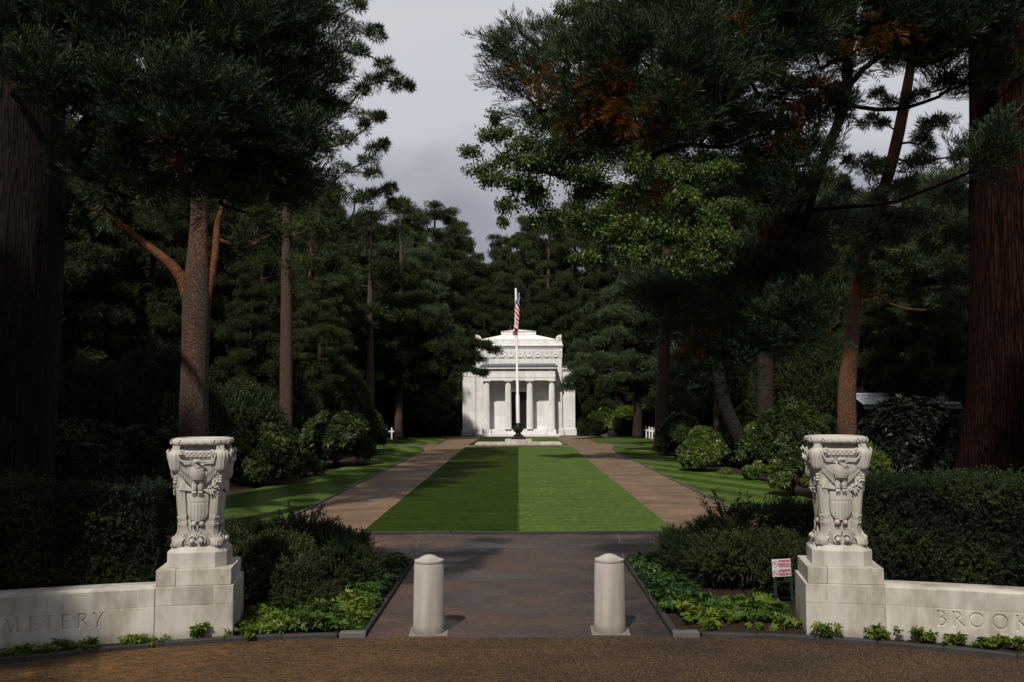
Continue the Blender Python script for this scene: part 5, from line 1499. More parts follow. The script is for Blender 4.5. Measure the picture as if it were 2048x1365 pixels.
b = Vector(((1688 - 1036) / 1850 * 30, 30, 0))
pine('leaning orange-barked pine behind the carved urn of the BROOK wall', b,
     [(1688, 880, 30, .31), (1693, 800, 30, .29), (1702, 700, 30, .24), (1712, 580, 30, .19), (1735, 480, 30, .18), (1762, 400, 30, .18), (1792, 290, 30, .19), (1812, 190, 30, .17), (1826, 100, 30, .13), (1845, -60, 30, .08), (1850, -160, 30, .04)],
     [(1760, 480, 29.5, 65), (1840, 440, 29.5, 75), (1720, 440, 29.5, 50), (1790, 380, 30.5, 50), (1890, 400, 29.5, 60), (1745, 340, 29.6, 50), (1720, 320, 29.6, 32), (1845, 330, 29.5, 50), (1875, 250, 29.5, 45), (1910, 170, 29.5, 40), (1790, 205, 29.7, 35), (1760, 190, 29.7, 22), (1745, 245, 29.7, 22), (1775, 250, 29.7, 22), (1870, 110, 29.5, 50), (1790, 110, 29.7, 40), (1840, 290, 29.5, 40),
      (1920, 320, 30, 36), (1900, 480, 29.5, 65), (1830, 540, 29.5, 70), (1770, 555, 29.5, 50), (1930, 560, 29.5, 55), (1890, 610, 29.5, 55), (1960, 460, 30, 50), (1700, 380, 30.5, 30), (1820, 40, 30, 60), (1880, 30, 30, 50), (1850, -60, 30, 80), (1800, -40, 30, 60), (1720, 500, 29.3, 40), (1745, 440, 29.2, 40), (1770, 400, 29.2, 36), (1715, 535, 29.3, 26), (1690, 470, 29.3, 36), (1840, 190, 29.8, 26)],
     seed=26, leaf=M_pine_blue, orange=(.5, 1.25), nsub=28, ntuft=15, tscale=.26, flat=.5, step=.4, sides=18, rough=.03, sag=.02, r0=.02, limb_k=.018,
     extra_px=([(1713, 590, 30, .09), (1735, 592, 29.8, .07), (1758, 588, 29.6, .06), (1774, 605, 29.5, .03)],))

b = Vector(((1530 - 1036) / 1850 * 45, 45, 0))
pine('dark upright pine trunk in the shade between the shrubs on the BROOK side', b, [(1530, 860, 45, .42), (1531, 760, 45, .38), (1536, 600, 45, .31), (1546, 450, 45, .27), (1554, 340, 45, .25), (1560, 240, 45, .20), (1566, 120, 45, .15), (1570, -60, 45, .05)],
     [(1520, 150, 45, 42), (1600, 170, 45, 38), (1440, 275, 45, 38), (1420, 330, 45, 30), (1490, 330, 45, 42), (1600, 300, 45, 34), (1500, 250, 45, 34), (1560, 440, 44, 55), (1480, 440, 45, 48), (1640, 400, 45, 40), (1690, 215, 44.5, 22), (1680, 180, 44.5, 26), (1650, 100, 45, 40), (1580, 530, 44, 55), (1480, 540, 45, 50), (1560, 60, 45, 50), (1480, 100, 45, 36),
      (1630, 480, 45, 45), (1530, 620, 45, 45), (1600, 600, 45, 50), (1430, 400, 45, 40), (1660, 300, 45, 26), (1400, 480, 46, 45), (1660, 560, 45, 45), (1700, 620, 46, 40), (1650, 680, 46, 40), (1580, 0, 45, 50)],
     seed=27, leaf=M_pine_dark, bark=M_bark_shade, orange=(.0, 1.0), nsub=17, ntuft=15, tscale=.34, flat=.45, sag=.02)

# bare-trunked pines whose crowns merge in the shade
for i, (px, by, d, r, hz, lab) in enumerate(((1592, 800, 55, .38, 17, 'pine trunk standing first of a close pair in the shade behind the shrubs'), (1612, 800, 56, .26, 16, 'thinner pine trunk of the close pair in the shade behind the shrubs'),
                                              (1237, 815, 96, .36, 17, 'straight bare pine trunk rising from bright shrubs beyond the chapel'), (1405, 800, 80, .34, 17, 'slender grey pine trunk beyond the thick-trunked pine'),
                                              (870, 830, 98, .35, 18, 'bare pine trunk behind the far hedge, nearer the chapel'), (838, 830, 96, .30, 17, 'thin pine trunk behind the far hedge, by the slender front pine'), (738, 800, 70, .36, 18, 'dark trunk half buried in the rhododendrons near the chapel'))):
    x = (px - 1036) / 1850 * d; rngp = random.Random(i)
    pads = [(Vector((rngp.uniform(-2.6, 2.6), rngp.uniform(-2.6, 2.6), hz * rngp.uniform(.42, 1.0))), rngp.uniform(1.0, 1.7)) for _ in range(20)]
    make_tree('pine_tree', lab, 'pine', (x, d, 0), [((0, 0, -.1), r), ((.1, 0, 5), r * .85), ((.0, .1, 10), r * .6), ((.1, .1, hz), .05)], pads, M_pine_dark, M_bark, T_PINE, .42, 9, 13, .45, seed=30 + i, orange=(.1, .35), step=1.0)

# ---------------------------------------------------------------- the oak leaning out over the avenue
b = Vector((9.9, 42, 0))
OAK = [(945, 310, 41, 24), (950, 345, 41, 22), (985, 245, 41, 22), (975, 280, 41, 24), (985, 365, 41, 30), (1010, 330, 41, 34), (1010, 275, 41.5, 26), (1010, 410, 41, 26), (1000, 445, 41, 14), (1040, 370, 41, 36), (1050, 300, 41, 40), (1080, 400, 42, 40), (1100, 340, 42, 50), (1110, 250, 42, 55), (1170, 310, 42, 55), (1180, 390, 43, 45),
       (1110, 55, 43, 22), (1135, 30, 43, 34), (1180, 20, 43, 40), (1170, 80, 43, 40), (1120, 100, 43, 30), (1220, 40, 43, 45), (1230, 120, 43, 55), (1240, 220, 43, 55), (1250, 300, 43, 55), (1300, 80, 43, 50), (1310, 180, 43, 60), (1330, 280, 43, 60), (1390, 160, 43, 55), (1400, 260, 42, 55), (1390, 360, 42, 50), (1250, 390, 42, 40),
       (1330, 420, 40.5, 38), (1370, 400, 40.5, 34), (1260, 450, 41, 34), (1310, 470, 40.5, 42), (1270, 510, 40.5, 36), (1350, 480, 40.5, 40), (1400, 440, 41, 45), (1430, 490, 40.5, 44), (1390, 520, 40.5, 44), (1320, 540, 40.5, 44), (1440, 550, 40.5, 36), (1350, 575, 40.5, 36), (1410, 585, 40.5, 30), (1300, 590, 41, 24), (1470, 420, 41, 44), (1460, 350, 42, 45),
       (1200, 460, 42, 36), (1140, 445, 42, 40), (1210, 430, 41.5, 40), (1170, 355, 41.5, 45), (1090, 440, 42, 32), (1230, 480, 41, 36), (1190, 520, 42, 34), (1290, 340, 41.5, 45), (1060, 330, 41, 40), (1120, 300, 41, 45), (1340, 360, 41, 45), (1450, 240, 43, 50), (1200, -40, 43, 60), (1300, -40, 43, 70), (1380, 40, 43, 60), (1460, 120, 43, 55), (1350, -100, 43, 80)]
oak = make_tree('oak_tree', 'leafy broad tree reaching out over the avenue from a grey leaning trunk', 'broadleaf tree', b,
          [((0.9, 0, -.1), .34), (P(1462, 840, 42) - b, .30), (P(1440, 760, 42) - b, .27), (P(1425, 640, 42) - b, .25), (P(1400, 500, 42.3) - b, .22), (P(1370, 390, 42.5) - b, .20), (P(1330, 250, 43) - b, .14), (P(1300, 80, 43) - b, .07), (P(1290, -60, 43) - b, .03)],
          [(c, r * 1.25) for c, r in px_pads(b, OAK)], M_oak, M_bark_grey, T_BROAD, .30, 26, 12, .75, seed=41, sag=.0, r0=.016, limb_k=.014, step=.5, up=.3, sub=.52,
          extra=[[(P(1370, 390, 42.5) - b, .16), (P(1290, 385, 42.3) - b, .13), (P(1180, 365, 42) - b, .11), (P(1090, 345, 41.6) - b, .07), (P(1020, 320, 41.2) - b, .03)]])
# dead twiggy branch hanging in the gap under the oak
def bare_branch():
    rng = np.random.default_rng(8); mb = MB(); a0 = P(1100, 345, 41.6)
    def grow(p, d, L, r, lev):
        pts = [p]; q = Vector(p)
        for k in range(5):
            d = (d + Vector(rng.normal(size=3)) * .22 + Vector((0, 0, -.06))).normalized(); q = q + d * L / 5; pts.append(q.copy())
        mb.tube([x - b for x in pts], [r * (1 - .13 * i) for i in range(6)], 5)
        if lev > 0:
            for k in range(3 if lev > 1 else 4):
                i = rng.integers(2, 6); grow(pts[i], (d + Vector(rng.normal(size=3)) * .7).normalized(), L * .62, r * .55, lev - 1)
    for t in range(4):
        grow(P(1085 + 30 * t, 345, 41.5), Vector((.2 - .15 * t, -.1, -1)), 2.0, .022, 3)
    mb.build('dead_branch', M_twig, oak)
bare_branch()

# ---------------------------------------------------------------- the wood behind: a few pines, copied
def proto_pine(seed, H, Rm, hb, leaf, npads=34, label='', prof=(.75, 1, .9, .6, .2)):
    rngp = random.Random(seed); pads = []
    for i in range(npads):
        t = (i + .5) / npads; z = H * (hb + (1 - hb) * t); rr = Rm * np.interp(t, np.linspace(0, 1, len(prof)), prof)
        a = i * 2.4 + rngp.uniform(-.5, .5); q = rr * math.sqrt(rngp.uniform(.15, 1))
        pads.append((Vector((q * math.cos(a), q * math.sin(a), z + rngp.uniform(-.4, .4))), max(.8, Rm * .30 * rngp.uniform(.7, 1.25) * (.6 + .4 * np.interp(t, np.linspace(0, 1, len(prof)), prof))), .6))
    r = H * .0165
    return make_tree('pine_tree', label, 'pine', (0, 0, 0), [((0, 0, -.1), r), ((.15, 0, H * .25), r * .85), ((-.1, .1, H * .6), r * .55), ((.05, 0, H * .98), .05)], pads, leaf, M_bark, T_PINE, .36, 13, 18, .40, seed=seed, orange=(.1, .7), step=1.2, sag=.02, limb_k=.015, sub=.66)
W_G = 'pines of the wood behind the chapel and along the avenue'
protos = [proto_pine(51, 22, 4.2, .30, M_pine, 62, 'x'), proto_pine(52, 20, 4.6, .22, M_pine_dark, 66, 'x', (.9, 1, .85, .6, .25)), proto_pine(53, 24, 4.0, .40, M_pine, 58, 'x', (.6, .9, 1, .8, .35)), proto_pine(54, 18, 4.8, .12, M_pine_blue, 72, 'x', (1, .95, .8, .55, .2)), proto_pine(55, 19, 5.0, .08, M_pine_dark, 76, 'x', (1, .95, .8, .55, .2))]
pH = [22, 20, 24, 18, 19]
used = [False] * 5
def wood(k, px, d, top_py, label, rz=None, wide=1.0):
    """a pine of the wood standing at distance d whose tip reaches height top"""
    x = (px - 1036) / 1850 * d; H = 3 + (807 - top_py) / 1850 * d
    s = H / pH[k]; rr = random.Random(int(px * 7 + d)); rz = rr.uniform(0, 6.28) if rz is None else rz
    sc = (s * wide, s * wide, s)
    if not used[k]:
        used[k] = True; r = protos[k]; r.location = (x, d, 0); r.rotation_euler = (0, 0, rz); r.scale = sc; r['label'] = label; r['group'] = W_G
    else:
        dup(protos[k], (x, d, 0), rz, sc, label, W_G)
L_back = 'dark pine of the wood directly behind the chapel'
for k, px, d, ty, lab, w in ((2, 868, 112, 410, 'tallest round-topped pine on the skyline behind the chapel', 1.25), (0, 815, 106, 428, 'pine stepping up to the round-topped one on the skyline', 1.1), (3, 770, 88, 462, 'pale grey-green pine in front of the skyline pines', 1.0), (3, 842, 92, 492, 'second pale grey-green pine in front of the skyline pines', 1.0),
                          (0, 912, 118, 440, 'pine on the falling edge of the skyline', 1.0), (1, 940, 108, 520, L_back, 1.0), (1, 985, 112, 530, L_back, 1.0), (0, 1000, 118, 478, 'first pine of the skyline on the far side of the sky gap', .9), (2, 1035, 108, 470, L_back, .9), (0, 1062, 114, 440, L_back, 1.0), (2, 1100, 106, 430, L_back, 1.0),
                          (0, 1150, 112, 400, L_back, 1.0), (2, 1195, 104, 420, L_back, 1.0), (0, 1240, 110, 380, L_back, 1.0), (1, 905, 100, 560, L_back, .9), (1, 968, 101, 575, L_back, .9), (4, 1020, 102, 560, L_back, .9), (4, 1080, 101, 580, L_back, .9), (1, 1130, 101, 560, L_back, .9), (4, 1180, 97, 590, L_back, .9), (4, 940, 124, 540, L_back, 1.), (4, 1050, 125, 540, L_back, 1.1), (4, 880, 125, 520, L_back, 1.), (4, 1120, 124, 500, L_back, 1.),
                          (4, 850, 98, 600, L_back, 1.0), (4, 1230, 96, 600, L_back, 1.0)):
    wood(k, px, d, ty, lab, wide=w)
rw = random.Random(77)
LL = 'pine in the dark wood on the sequoia side of the METERY wall'
for px, d, ty in ((730, 90, 430), (640, 74, 400), (650, 95, 380), (620, 62, 420), (560, 80, 360), (520, 56, 430), (480, 75, 330), (450, 50, 420), (400, 66, 350), (350, 48, 400), (300, 70, 330), (260, 44, 430), (210, 60, 300), (160, 42, 420), (110, 55, 250), (60, 40, 300), (10, 48, 200), (-60, 36, 250), (-160, 44, 150), (700, 110, 470), (580, 105, 380), (440, 98, 330), (330, 90, 300), (200, 85, 260), (80, 75, 220), (-60, 64, 150), (760, 84, 520), (-300, 40, 100), (-420, 55, 100), (640, 50, 560), (500, 46, 560)):
    kk = rw.choice((0, 1, 2, 4, 4))
    wood((2 if d < 84 else 0) if 590 < px < 740 else kk, px, d, ty, LL, wide=rw.uniform(.9, 1.2))
LO = 'unseen pine added outside the frame on the METERY side to shade the wood'  # unseen pines, put in to throw shade over the left wood
for x_, d, h_ in ((-17.5, 15, 21), (-21, 21, 23), (-25, 27, 22), (-18.5, 24, 20)):
    wood(rw.choice((1, 4)), 1036 + x_ / d * 1850, d, 807 - (h_ - 3) * 1850 / d, LO)
RL = 'pine in the dark wood on the sequoia side of the BROOK wall'
for px, d, ty in ((1320, 92, 330), (1370, 78, 300), (1400, 100, 330), (1430, 66, 420), (1490, 86, 300), (1500, 62, 480), (1560, 74, 400), (1620, 64, 440), (1650, 90, 380), (1700, 56, 470), (1740, 78, 400), (1790, 60, 430), (1830, 90, 360), (1870, 52, 420), (1900, 70, 340), (1950, 46, 440), (1990, 62, 360), (2040, 42, 300), (2100, 52, 200), (2180, 40, 150), (2280, 50, 100), (1600, 48, 560), (1760, 42, 560), (1860, 40, 540), (2400, 60, 100), (1340, 110, 360), (1450, 112, 330), (1550, 110, 340), (1690, 108, 360)):
    wood(rw.choice((0, 1, 2, 3, 4)), px, d, ty, RL, wide=rw.uniform(.9, 1.15))
for i, o in enumerate(protos):
    if not used[i]:
        for c in list(o.children): bpy.data.objects.remove(c)
        bpy.data.objects.remove(o)

# two unseen sequoias, added outside the frame to shade the edges of the view
def shade_tree(label, base, h0, Rm, seed, npad=100, ht=31):
    rngp = random.Random(seed); pads = []
    for i in range(npad):
        t = i / npad; rr = Rm * (1 - .8 * t) * math.sqrt(rngp.uniform(.1, 1)); a = i * 2.4
        pads.append((Vector((rr * math.cos(a), rr * math.sin(a), h0 + (ht - h0) * t)), rngp.uniform(.9, 1.4), .6))
    make_tree('giant_sequoia', label, 'sequoia', base, [((0, 0, -.1), 1.15), ((0, 0, 4), .95), ((0, 0, ht * .45), .7), ((0, 0, ht + 1), .06)], pads, M_sequoia, M_bark_seq, T_SPRAY, .7, nsub=10, ntuft=5, flat=.8, seed=seed, step=.8, sides=40, limb_k=.02, sag=.08, sub=.55, rough=.012, spray=True, furrow=.028, rmax=.16)
shade_tree('giant sequoia added outside the frame on the METERY side, shading the wall end', (-14.2, 4.0, 0), 4.5, 7.9, 91, 98, 21.5)
shade_tree('giant sequoia added outside the frame on the BROOK side, shading the red trunk', (11.0, 6.5, 0), 11.0, 5.5, 92, 70, 22)
# ---------------------------------------------------------------- shrubs
def shrub(name, label, base, rad, h, leaf, tm, tsc, seed, dens=260, stems=7, cat='shrub', group=None, holes=.25, top=1.0, core=True):
    """dome of leaf clusters on several stems: lumpy outline, thin places"""
    rng = np.random.default_rng(seed)
    root = empty(name, base); tag(root, label, cat, group)
    rx, ry = rad if hasattr(rad, '__len__') else (rad, rad)
    rx, ry, h = rx * .92, ry * .92, h * .76
    nl = int(14 + 10 * rx * h); d = rdir(rng, nl); d[:, 2] = np.abs(d[:, 2]) * 1.1 - .12; d = unit(d)
    lr = rng.uniform(.15, .38, nl)
    lc = d * (1 - lr * .75)[:, None] * np.array([rx, ry, h * .62]) + np.array([0, 0, h * .40])
    f = Fol(tm, seed)
    area = 2 * math.pi * max(rx, ry) * h
    n = max(6, int(dens * area / nl))
    for c, r, dd in zip(lc, lr, d):
        e = rdir(rng, n); e = unit(e + dd * .55 + np.array([0, 0, .15]))
        q = rng.uniform(.45, 1.0, (n, 1)) ** .5
        rr = r * np.array([rx, ry, h * .75]) * 1.05
        p = c + e * q * rr
        ok = p[:, 2] > .04
        f.put(p[ok], (e * .8 + np.array([0, 0, .5]))[ok], tsc, np.clip(rng.uniform(0, .7) + rng.uniform(-.1, .4, ok.sum()), 0, 1), jitter=.3)
    f.build('foliage', leaf, root)
    mb = MB()
    for k in range(stems):
        c = lc[rng.integers(0, nl)]
        mb.tube([(rng.uniform(-.12, .12) * rx, rng.uniform(-.12, .12) * ry, -.05), (c[0] * .35, c[1] * .35, c[2] * .45), (c[0] * .8, c[1] * .8, c[2] * .9)], [.035 * h / 2, .028 * h / 2, .012 * h / 2], 6)
    mb.build('stems', M_twig, root)
    return root

S_ = lambda px, d: (px - 1036) / 1850 * d
# rhododendrons along the left lawn
shrub('rhododendron', 'dark rhododendron nearest the chapel on the METERY side', (S_(720, 57), 58, 0), (1.45, 2.2), 3.4, M_rhodo, T_WHORL, .24, 101, 190)
shrub('rhododendron', 'largest dark rhododendron beside the METERY side lawn', (S_(668, 44), 45, 0), (1.75, 2.6), 3.3, M_rhodo, T_WHORL, .22, 102, 200)
shrub('rhododendron', 'low spreading rhododendron at the lawn edge between two large ones', (S_(610, 38.5), 38.8, 0), (.75, .9), 1.1, M_rhodo, T_WHORL, .18, 103, 260)
shrub('rhododendron', 'dark rhododendron nearest the METERY wall at the lawn edge', (S_(505, 34), 35, 0), (1.55, 2.0), 2.75, M_rhodo, T_WHORL, .20, 104, 220)
shrub('rhododendron', 'rhododendron behind the METERY wall urn below the forked pine', (S_(385, 20.5), 20.5, 0), (.62, .6), 2.7, M_rhodo, T_WHORL, .19, 105, 220)
shrub('rhododendron', 'rhododendron in the shade behind the clipped hedge of the METERY wall', (S_(290, 26), 26, 0), (1.6, 1.5), 2.9, M_hedge, T_WHORL, .17, 106, 230)  # dark hedge leaf colour here, so the shade is painted in
shrub('rhododendron', 'rhododendron in the shade close to the dark sequoia trunk', (S_(170, 25), 25, 0), (1.5, 1.5), 3.1, M_hedge, T_WHORL, .17, 107, 230)  # same dark leaf colour, painting in the shade by the trunk
shrub('tall_shrub', 'tall grey-brown twiggy shrub above the METERY side rhododendrons', (S_(650, 54), 55, 0), (2.6, 2.5), 6.6, M_fine, T_STEM, .34, 108, 90)
shrub('tall_shrub', 'tall twiggy shrub between the two thin trunks of the METERY side', (S_(530, 48), 49, 0), (2.8, 2.5), 6.0, M_fine, T_STEM, .34, 109, 90)
shrub('tall_shrub', 'tall loose green shrub left of the forked pine trunk', (S_(290, 34), 35, 0), (2.7, 2.2), 6.0, M_hedge, T_STEM, .34, 110, 90)  # hedge leaf colour darkens this shrub in place of real shade
shrub('tall_shrub', 'tall loose green shrub near the dark sequoia trunk', (S_(160, 32), 33, 0), (2.3, 2.0), 5.4, M_hedge, T_STEM, .32, 111, 90)  # also given the dark hedge leaf colour to stand for shade
shrub('tall_shrub', 'tall shrub filling the gap right of the forked pine trunk', (S_(470, 38), 39, 0), (1.8, 2.0), 4.6, M_rhodo, T_STEM, .32, 112, 100)
# right side
shrub('rhododendron', 'bright yellow-green rhododendron at the edge of the BROOK side lawn', (S_(1410, 39.5), 40.6, 0), (1.1, 1.15), 2.3, M_rhodo_lt, T_WHORL, .155, 121, 330)
shrub('rhododendron', 'dark rhododendron wrapped round the thick pine trunk', (S_(1372, 50), 52, 0), (1.35, 2.2), 2.9, M_rhodo, T_WHORL, .20, 122, 230)
shrub('rhododendron', 'mid-green rhododendron beneath the dark upright trunk', (S_(1530, 41), 42, 0), (1.15, 1.2), 2.6, M_rhodo_lt, T_WHORL, .17, 123, 220)
shrub('rhododendron', 'mounded rhododendron between the bright one and the dark upright trunk', (S_(1470, 42), 44, 0), (1.3, 1.3), 2.0, M_rhodo, T_WHORL, .18, 124, 240)
shrub('azalea', 'small golden-tinged azalea on the mulch at the lawn edge', (S_(1518, 35.5), 36, 0), (.62, .6), .85, M_rhodo_lt, T_WHORL, .11, 125, 480)
shrub('azalea', 'tiny bright plant on the mulch beside the bright rhododendron', (S_(1447, 38.6), 38.7, 0), (.3, .3), .35, M_lime, T_WHORL, .09, 126, 500)
shrub('rhododendron', 'light rhododendron hard against the BROOK wall urn', (S_(1592, 29), 29.8, 0), (.72, .9), 1.75, M_rhodo_lt, T_WHORL, .13, 127, 360)
shrub('rhododendron', 'lime-topped shrub showing over the rim of the BROOK wall urn', (S_(1712, 25), 25, 0), (.75, .7), 2.25, M_lime, T_STEM, .22, 128, 300)
shrub('glossy_shrub', 'large nearly black glossy-leaved shrub beside the red sequoia trunk', (S_(1840, 25), 26, 0), (1.55, 1.3), 3.8, M_gloss, T_WHORL, .20, 129, 190)
shrub('tall_shrub', 'dense dark shrub left of the leaning orange pine', (S_(1620, 38), 40, 0), (1.9, 1.7), 3.7, M_rhodo, T_WHORL, .18, 130, 200)
shrub('tall_shrub', 'tall loose berry-dotted shrub above the tiled shelter', (S_(1830, 36), 46, 0), (4.2, 2.0), 7.4, M_fine, T_STEM, .36, 131, 75)
shrub('tall_shrub', 'tall shrub in the shade behind the close pair of pine trunks', (S_(1600, 52), 60, 0), (3.0, 2.0), 3.4, M_rhodo, T_STEM, .34, 132, 90)
# beyond the far hedge
for i, (px, d, rx, h, lf, lb) in enumerate(((1150, 91, 1.5, 2.6, M_rhodo_lt, 'greenish shrub just clear of the chapel behind the far hedge'), (1205, 92, 1.7, 2.9, M_rhodo_lt, 'rounded shrub behind the far hedge below the bare trunk'), (1252, 91, 1.6, 3.2, M_lime, 'brightest lime shrub behind the far hedge'), (1300, 90, 1.5, 3.5, M_lime, 'lime shrub seen between the dark trunk and the thick trunk'),
                                           (1350, 84, 2.0, 3.0, M_rhodo, 'dark shrub behind the crosses'), (1400, 78, 2.2, 3.0, M_rhodo_lt, 'shrub behind the thick-trunked pine'), (900, 92, 1.3, 4.4, M_rhodo_lt, 'small yellowing tree-like shrub beside the METERY flank of the chapel'), (860, 91, 2.2, 2.6, M_rhodo, 'spreading shrub behind the far hedge on the METERY side'), (800, 90, 2.2, 2.7, M_rhodo, 'shrub behind the slender pine near the chapel'), (1450, 70, 2.4, 3.2, M_rhodo, 'dark shrub deep behind the bright rhododendron'))):
    shrub('far_shrub', lb, (S_(px, d), d, 0), (rx, 1.4), h, lf, T_WHORL, .30, 140 + i, 120, 4)
# understorey of the dark wood: copies of three dense shrubs
U_G = 'understorey shrubs in the shade of the wood'
us = [shrub('wood_shrub', 'dark understorey shrub in the shade of the wood', (0, 0, 0), (3.2, 2.2), 4.0, M_rhodo, T_WHORL, .36, 160 + i, 75, 3, group=U_G) for i in range(2)]
spots = []
ru = random.Random(5)
for px in range(-350, 780, 62): spots.append((px, ru.uniform(58, 72) if px < 600 else ru.uniform(84, 96)))
for px in range(1330, 2500, 62): spots.append((px, ru.uniform(58, 72) if px > 1480 else ru.uniform(94, 104)))
for px in range(780, 1330, 60): spots.append((px, ru.uniform(106, 114)))
for px in range(-800, 2900, 85): spots.append((px, ru.uniform(125, 135)))
for i, (px, d) in enumerate(spots):
    loc = (S_(px, d), d, -.1); s = ru.uniform(.8, 1.25)
    if i < 2: us[i].location = loc; us[i].scale = (s, s, s)
    else: dup(us[i % 2], loc, ru.uniform(0, 6.28), (s * 1.2, s, s * (1.0 if d < 100 else 1.2)))

# ---------------------------------------------------------------- clipped hedges
def hedge(label, pts, th, h, seed, dens, tsc, mat=M_hedge, wob=.085):
    """clipped hedge along a polyline: solid dark core and a skin of short leafy shoots"""
    rng = np.random.default_rng(seed); root = empty('hedge', (pts[0][0], pts[0][1], 0)); tag(root, label, 'hedge'); o0 = np.array([pts[0][0], pts[0][1], 0])
    f = Fol(T_HEDGE, seed); mb = MB()
    for a, b_ in zip(pts[:-1], pts[1:]):
        a = np.array([*a, 0.]) - o0; b_ = np.array([*b_, 0.]) - o0; L = np.linalg.norm(b_ - a); u = (b_ - a) / L; nr = np.array([-u[1], u[0], 0])
        for face, area in (('f', L * h), ('t', L * th), ('b', L * h * .3), ('e', th * h)):
            n = int(area * dens)
            if face == 't':
                p = a + u * rng.uniform(0, L, (n, 1)) + nr * rng.uniform(-th / 2, th / 2, (n, 1)); p[:, 2] = h; d = np.tile([0, 0, 1.], (n, 1)) + rng.normal(size=(n, 3)) * .5
            elif face == 'e':
                e_ = rng.integers(0, 2, (n, 1)); p = a + u * L * e_ + nr * rng.uniform(-th / 2, th / 2, (n, 1)); p[:, 2] = rng.uniform(0, h, n); d = u * (2 * e_ - 1) + rng.normal(size=(n, 3)) * .5
            else:
                sg = (-1 if face == 'f' else 1) * (1 if nr[1] > 0 else -1)
                p = a + u * rng.uniform(0, L, (n, 1)) + nr * sg * th / 2; p[:, 2] = rng.uniform(0, h, n); d = np.tile(nr * sg + np.array([0, 0, .35]), (n, 1)) + rng.normal(size=(n, 3)) * .5
            q = p + o0
            w = wob * (np.sin(q[:, 0] * 2.1 + q[:, 2] * 3) + np.sin(q[:, 1] * 3.3 + q[:, 0] * 5.1) + np.sin(q[:, 2] * 7 + q[:, 0] * 1.3))[:, None]
            dn = unit(d); p = p + dn * (w * .5 - .06 + rng.uniform(-.05, .03, (n, 1)))
            t = np.clip(.45 + 3.0 * w[:, 0] + rng.uniform(-.3, .3, n), 0, 1)
            f.put(p, d, tsc * rng.uniform(.6, 1.5, n), t, jitter=.35)
            m_ = rng.uniform(size=n) < .02
            f.put(p[m_] + dn[m_] * tsc * .6, d[m_] + np.array([0, 0, .5]), tsc * 1.7, np.clip(t[m_] + .35, 0, 1), jitter=.3)
        M = Matrix(((u[0], nr[0], 0, a[0]), (u[1], nr[1], 0, a[1]), (0, 0, 1, 0), (0, 0, 0, 1)))
        mb.box(0, L, -th / 2 + .14, th / 2 - .14, 0, h - .14, M)  # solid dark filler box, no modelled stems, stops the view through
    f.build('foliage', mat, root); mb.build('stems', M_core, root)
hedge('black-green clipped hedge behind the METERY wall', [(-13.5, 11.2), (-9.5, 13.2), (-5.45, 14.2)], 1.3, 1.78, 201, 900, .10)
hedge('clipped hedge with lit sprigs behind the BROOK wall', [(5.35, 14.3), (9.5, 13.3), (13.5, 11.3)], 1.3, 1.80, 202, 900, .10)
hedge('long low clipped hedge between the METERY side lawn and the chapel', [(-20, 85.6), (-5.5, 85.6)], 1.2, 1.55, 203, 160, .20)
hedge('short clipped hedge running up to the BROOK flank of the chapel', [(5.6, 85.8), (7.7, 85.8)], 1.2, 1.5, 204, 160, .20)
hedge('clipped hedge behind the dark trunk beyond the hedge gap', [(8.9, 85.6), (12.0, 85.6)], 1.2, 1.6, 205, 160, .20)
hedge('taller clipped hedge block behind the crosses', [(11.4, 84.6), (19, 84.6)], 1.2, 2.35, 206, 140, .20)

# ---------------------------------------------------------------- planting beside the entrance walk
FS = 'x'
shrub('low_shrub', 'rounded fine-leaved green shrub beside the walk on the METERY side', (-2.92, 15.6, 0), (.78, .9), .95, M_heath, T_HEATH, .17, 301, 520, 6)
shrub('low_shrub', 'dark shrub with dried flower heads beside the METERY pedestal', (-3.75, 14.4, 0), (.72, .7), 1.12, M_fine, T_STEM, .16, 302, 520, 6)
shrub('low_shrub', 'dark shrub at the front of the METERY side bed', (-3.25, 13.7, 0), (.52, .5), .72, M_fine, T_STEM, .14, 303, 560, 6)
shrub('low_shrub', 'dark shrub behind the METERY pedestal', (-4.6, 15.6, 0), (.85, .8), 1.1, M_fine, T_STEM, .17, 304, 420, 6)
shrub('low_shrub', 'dark red-leaved shrub at the back of the METERY side bed', (-3.45, 16.5, 0), (.5, .4), 1.0, M_red, T_HEATH, .18, 305, 420, 6)
shrub('low_shrub', 'upright leafy shrub at the back of the METERY side bed', (-4.0, 16.4, 0), (.6, .5), 1.12, M_fine, T_STEM, .19, 306, 330, 6)
shrub('low_shrub', 'yellow-green heath shrub beside the walk on the BROOK side', (3.05, 15.9, 0), (.70, .8), 1.1, M_heath, T_HEATH, .17, 311, 520, 6)
shrub('low_shrub', 'dark shrub behind the no-dogs sign', (3.75, 14.7, 0), (.75, .75), 1.18, M_fine, T_STEM, .16, 312, 520, 6)
shrub('low_shrub', 'wide dark shrub with dried flower heads in the BROOK side bed', (3.35, 15.2, 0), (.70, .7), 1.15, M_fine, T_STEM, .16, 313, 480, 6)
shrub('low_shrub', 'tall dark shrub close behind the BROOK pedestal', (4.7, 15.8, 0), (.95, .8), 1.5, M_fine, T_STEM, .18, 314, 400, 6)
shrub('low_shrub', 'upright leafy shrub at the back of the BROOK side bed', (3.9, 16.5, 0), (.72, .5), 1.28, M_fine, T_STEM, .19, 315, 380, 6)

